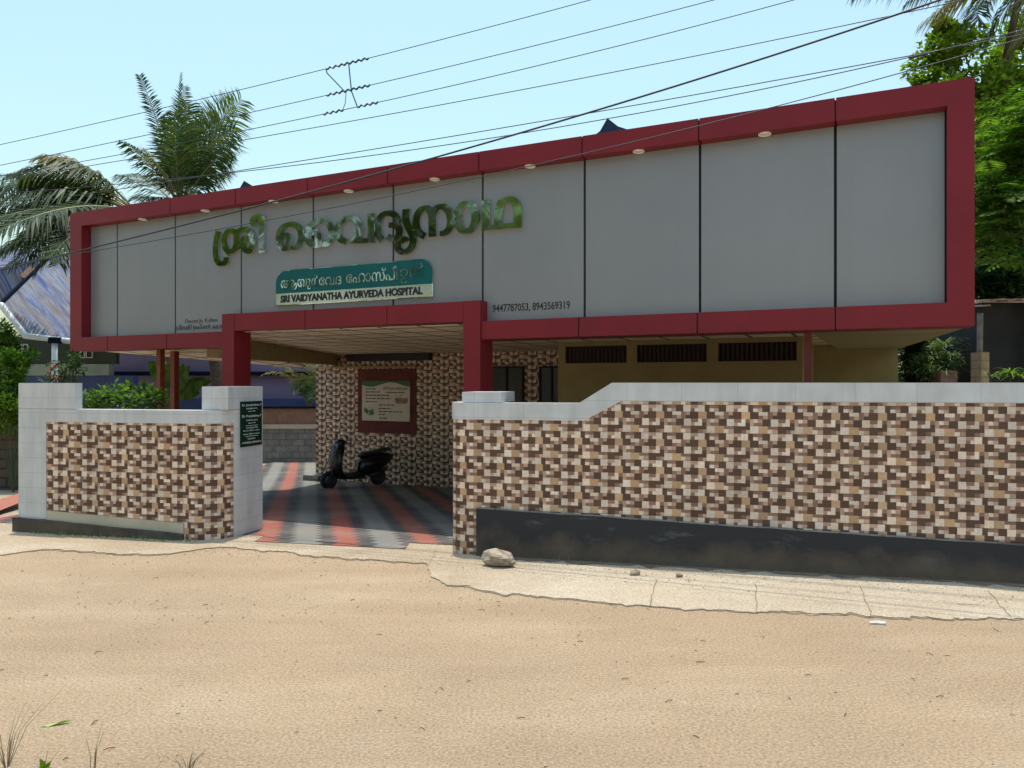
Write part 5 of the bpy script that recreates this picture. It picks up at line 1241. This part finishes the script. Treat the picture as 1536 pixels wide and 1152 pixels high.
# banana-like plant between the red posts
bn = thing('banana_plant', P(262, 612, 15.5), 'banana plant with broad dark leaves behind the thin red posts', 'plant')
mb = MB(); c = P(258, 612, 15.5); mb.tube([(c.x, c.y, -.4), (c.x, c.y, 1.2), (c.x, c.y, 1.9)], [.09, .08, .05], 8); mb.build('stem', M['stem'], bn)
for k, (tx, ty, mx, my) in enumerate(((222, 542, 240, 548), (285, 548, 272, 560), (318, 572, 290, 566), (300, 590, 280, 580), (245, 540, 250, 560), (275, 545, 262, 555), (230, 590, 244, 580))):
    mb = MB(); a0, m0, t0 = P(258, 590, 15.5), P(mx, my, 15.4), P(tx, ty, 15.2 + .1 * k); n = 9; L = []; Rr = []; C = []
    for i in range(n + 1):
        t = i / n; p = bez(a0, m0, t0, t); d = (bez(a0, m0, t0, min(1, t + .05)) - bez(a0, m0, t0, max(0, t - .05))).normalized(); s = d.cross(Vector((0, -1, .4))).normalized(); w = .16 * math.sin(math.pi * min(1, .05 + t * .95)) ** .7 if t > .15 else .015
        C.append(p); L.append(p + s * w - UPV * w * .4); Rr.append(p - s * w - UPV * w * .4)
    for i in range(n): mb.face([C[i], C[i + 1], L[i + 1], L[i]]); mb.face([Rr[i], Rr[i + 1], C[i + 1], C[i]])
    mb.build('leaf', M['banana'], bn, True)
ar = thing('areca_palm', P(455, 610, 25.6), 'small arching palm beyond the brick topped yard wall, at the corner of the porch wall', 'palm')
b0 = P(465, 618, 25.8)
mb = MB(); mb.tube([(b0.x, b0.y, -.5), (b0.x, b0.y, b0.z)], .05, 6); mb.build('stem', M['stem'], ar)
for i, (m_, t_) in enumerate((((440, 545), (395, 562)), ((450, 550), (415, 548)), ((470, 540), (450, 548)), ((462, 560), (438, 590)), ((475, 560), (468, 600)), ((480, 550), (500, 560)), ((455, 570), (470, 565)))):
    frond(ar, b0, P(*m_, 25.5), P(*t_, 25.1), 34, .45, .5, .03, 'palm_dry' if i < 3 else 'leaf_pale', .015, 130 + i, .2)
# gabled roofs behind the hospital
def gable(label, apex, half_l, half_r, d, drop, name='house'):
    a = P(*apex, d); t = thing(name, Vector((a.x, d, -.5)), label, 'house')
    l, r_ = P(half_l[0], half_l[1], d - 2.2), P(half_r[0], half_r[1], d - .6); l2 = l + (l - a) * 1.2; r2 = r_ + (r_ - a) * 1.0; bk = Vector((a.x + .5, d + 6, a.z))
    ml, mr = a.lerp(l, .42) - UPV * .22, a.lerp(r_, .45) - UPV * .15
    fm = P((half_l[0] + half_r[0]) / 2 - 4, max(half_l[1], half_r[1]) + 16, d - 4.0)
    mb = MB()
    mb.face([a, ml, fm]); mb.face([ml, l2, fm]); mb.face([a, fm, mr]); mb.face([mr, fm, r2])
    mb.face([a, bk, l2 + Vector((0, 6, 0)), l2, ml]); mb.face([bk, a, mr, r2, r2 + Vector((0, 6, 0))]); mb.face([fm, l2, l2 - UPV, fm - UPV]); mb.face([fm, fm - UPV, r2 - UPV, r2])
    mb.build('roof', M['slate'], t)
    mb = MB(); mb.box(l2.x + .6, r2.x - .4, d - 1.6, d + 5, -.5, min(l2.z, r2.z) + .05); mb.build('wall', M['white'], t); return t
gable('dark pointed hipped roof peeping over the right half of the fascia', (911, 177), (884, 203), (947, 192), 30, 2)
gable('small dark roof ridge peeping over the fascia beside the upright palm', (366, 271), (349, 281), (381, 277), 34, 2)

# ------------------------------------------------------------------ trees on the near side of the road, left of the viewer (seen only as reflections in the polished letters)
rd = random.Random(77)
LB = ['leafy tree on the near side of the road outside the picture, beside the darker one', 'darker leafy tree on the near side of the road outside the picture', 'broad leafy tree on the near side of the road outside the picture, behind the viewer']
for k, (x, y, hgt) in enumerate(((-27, 5.2, 11), (-25, -2, 13.5), (-21, -9.5, 16))):
    bl = []
    for i in range(30):
        a = rd.uniform(0, 6.28); q = rd.uniform(.2, 4.2); bl.append(((x + math.cos(a) * q, y + math.sin(a) * q, hgt * rd.uniform(.3, 1.0)), rd.uniform(1.0, 1.7)))
    tree(Vector((x, y, 0)), [(x, y, -.1), (x + .1, y, hgt * .3), (x, y, hgt * .6)], [.3, .22, .14], bl, 'leaf_lime', LB[k], 30, .5, 200 + k)
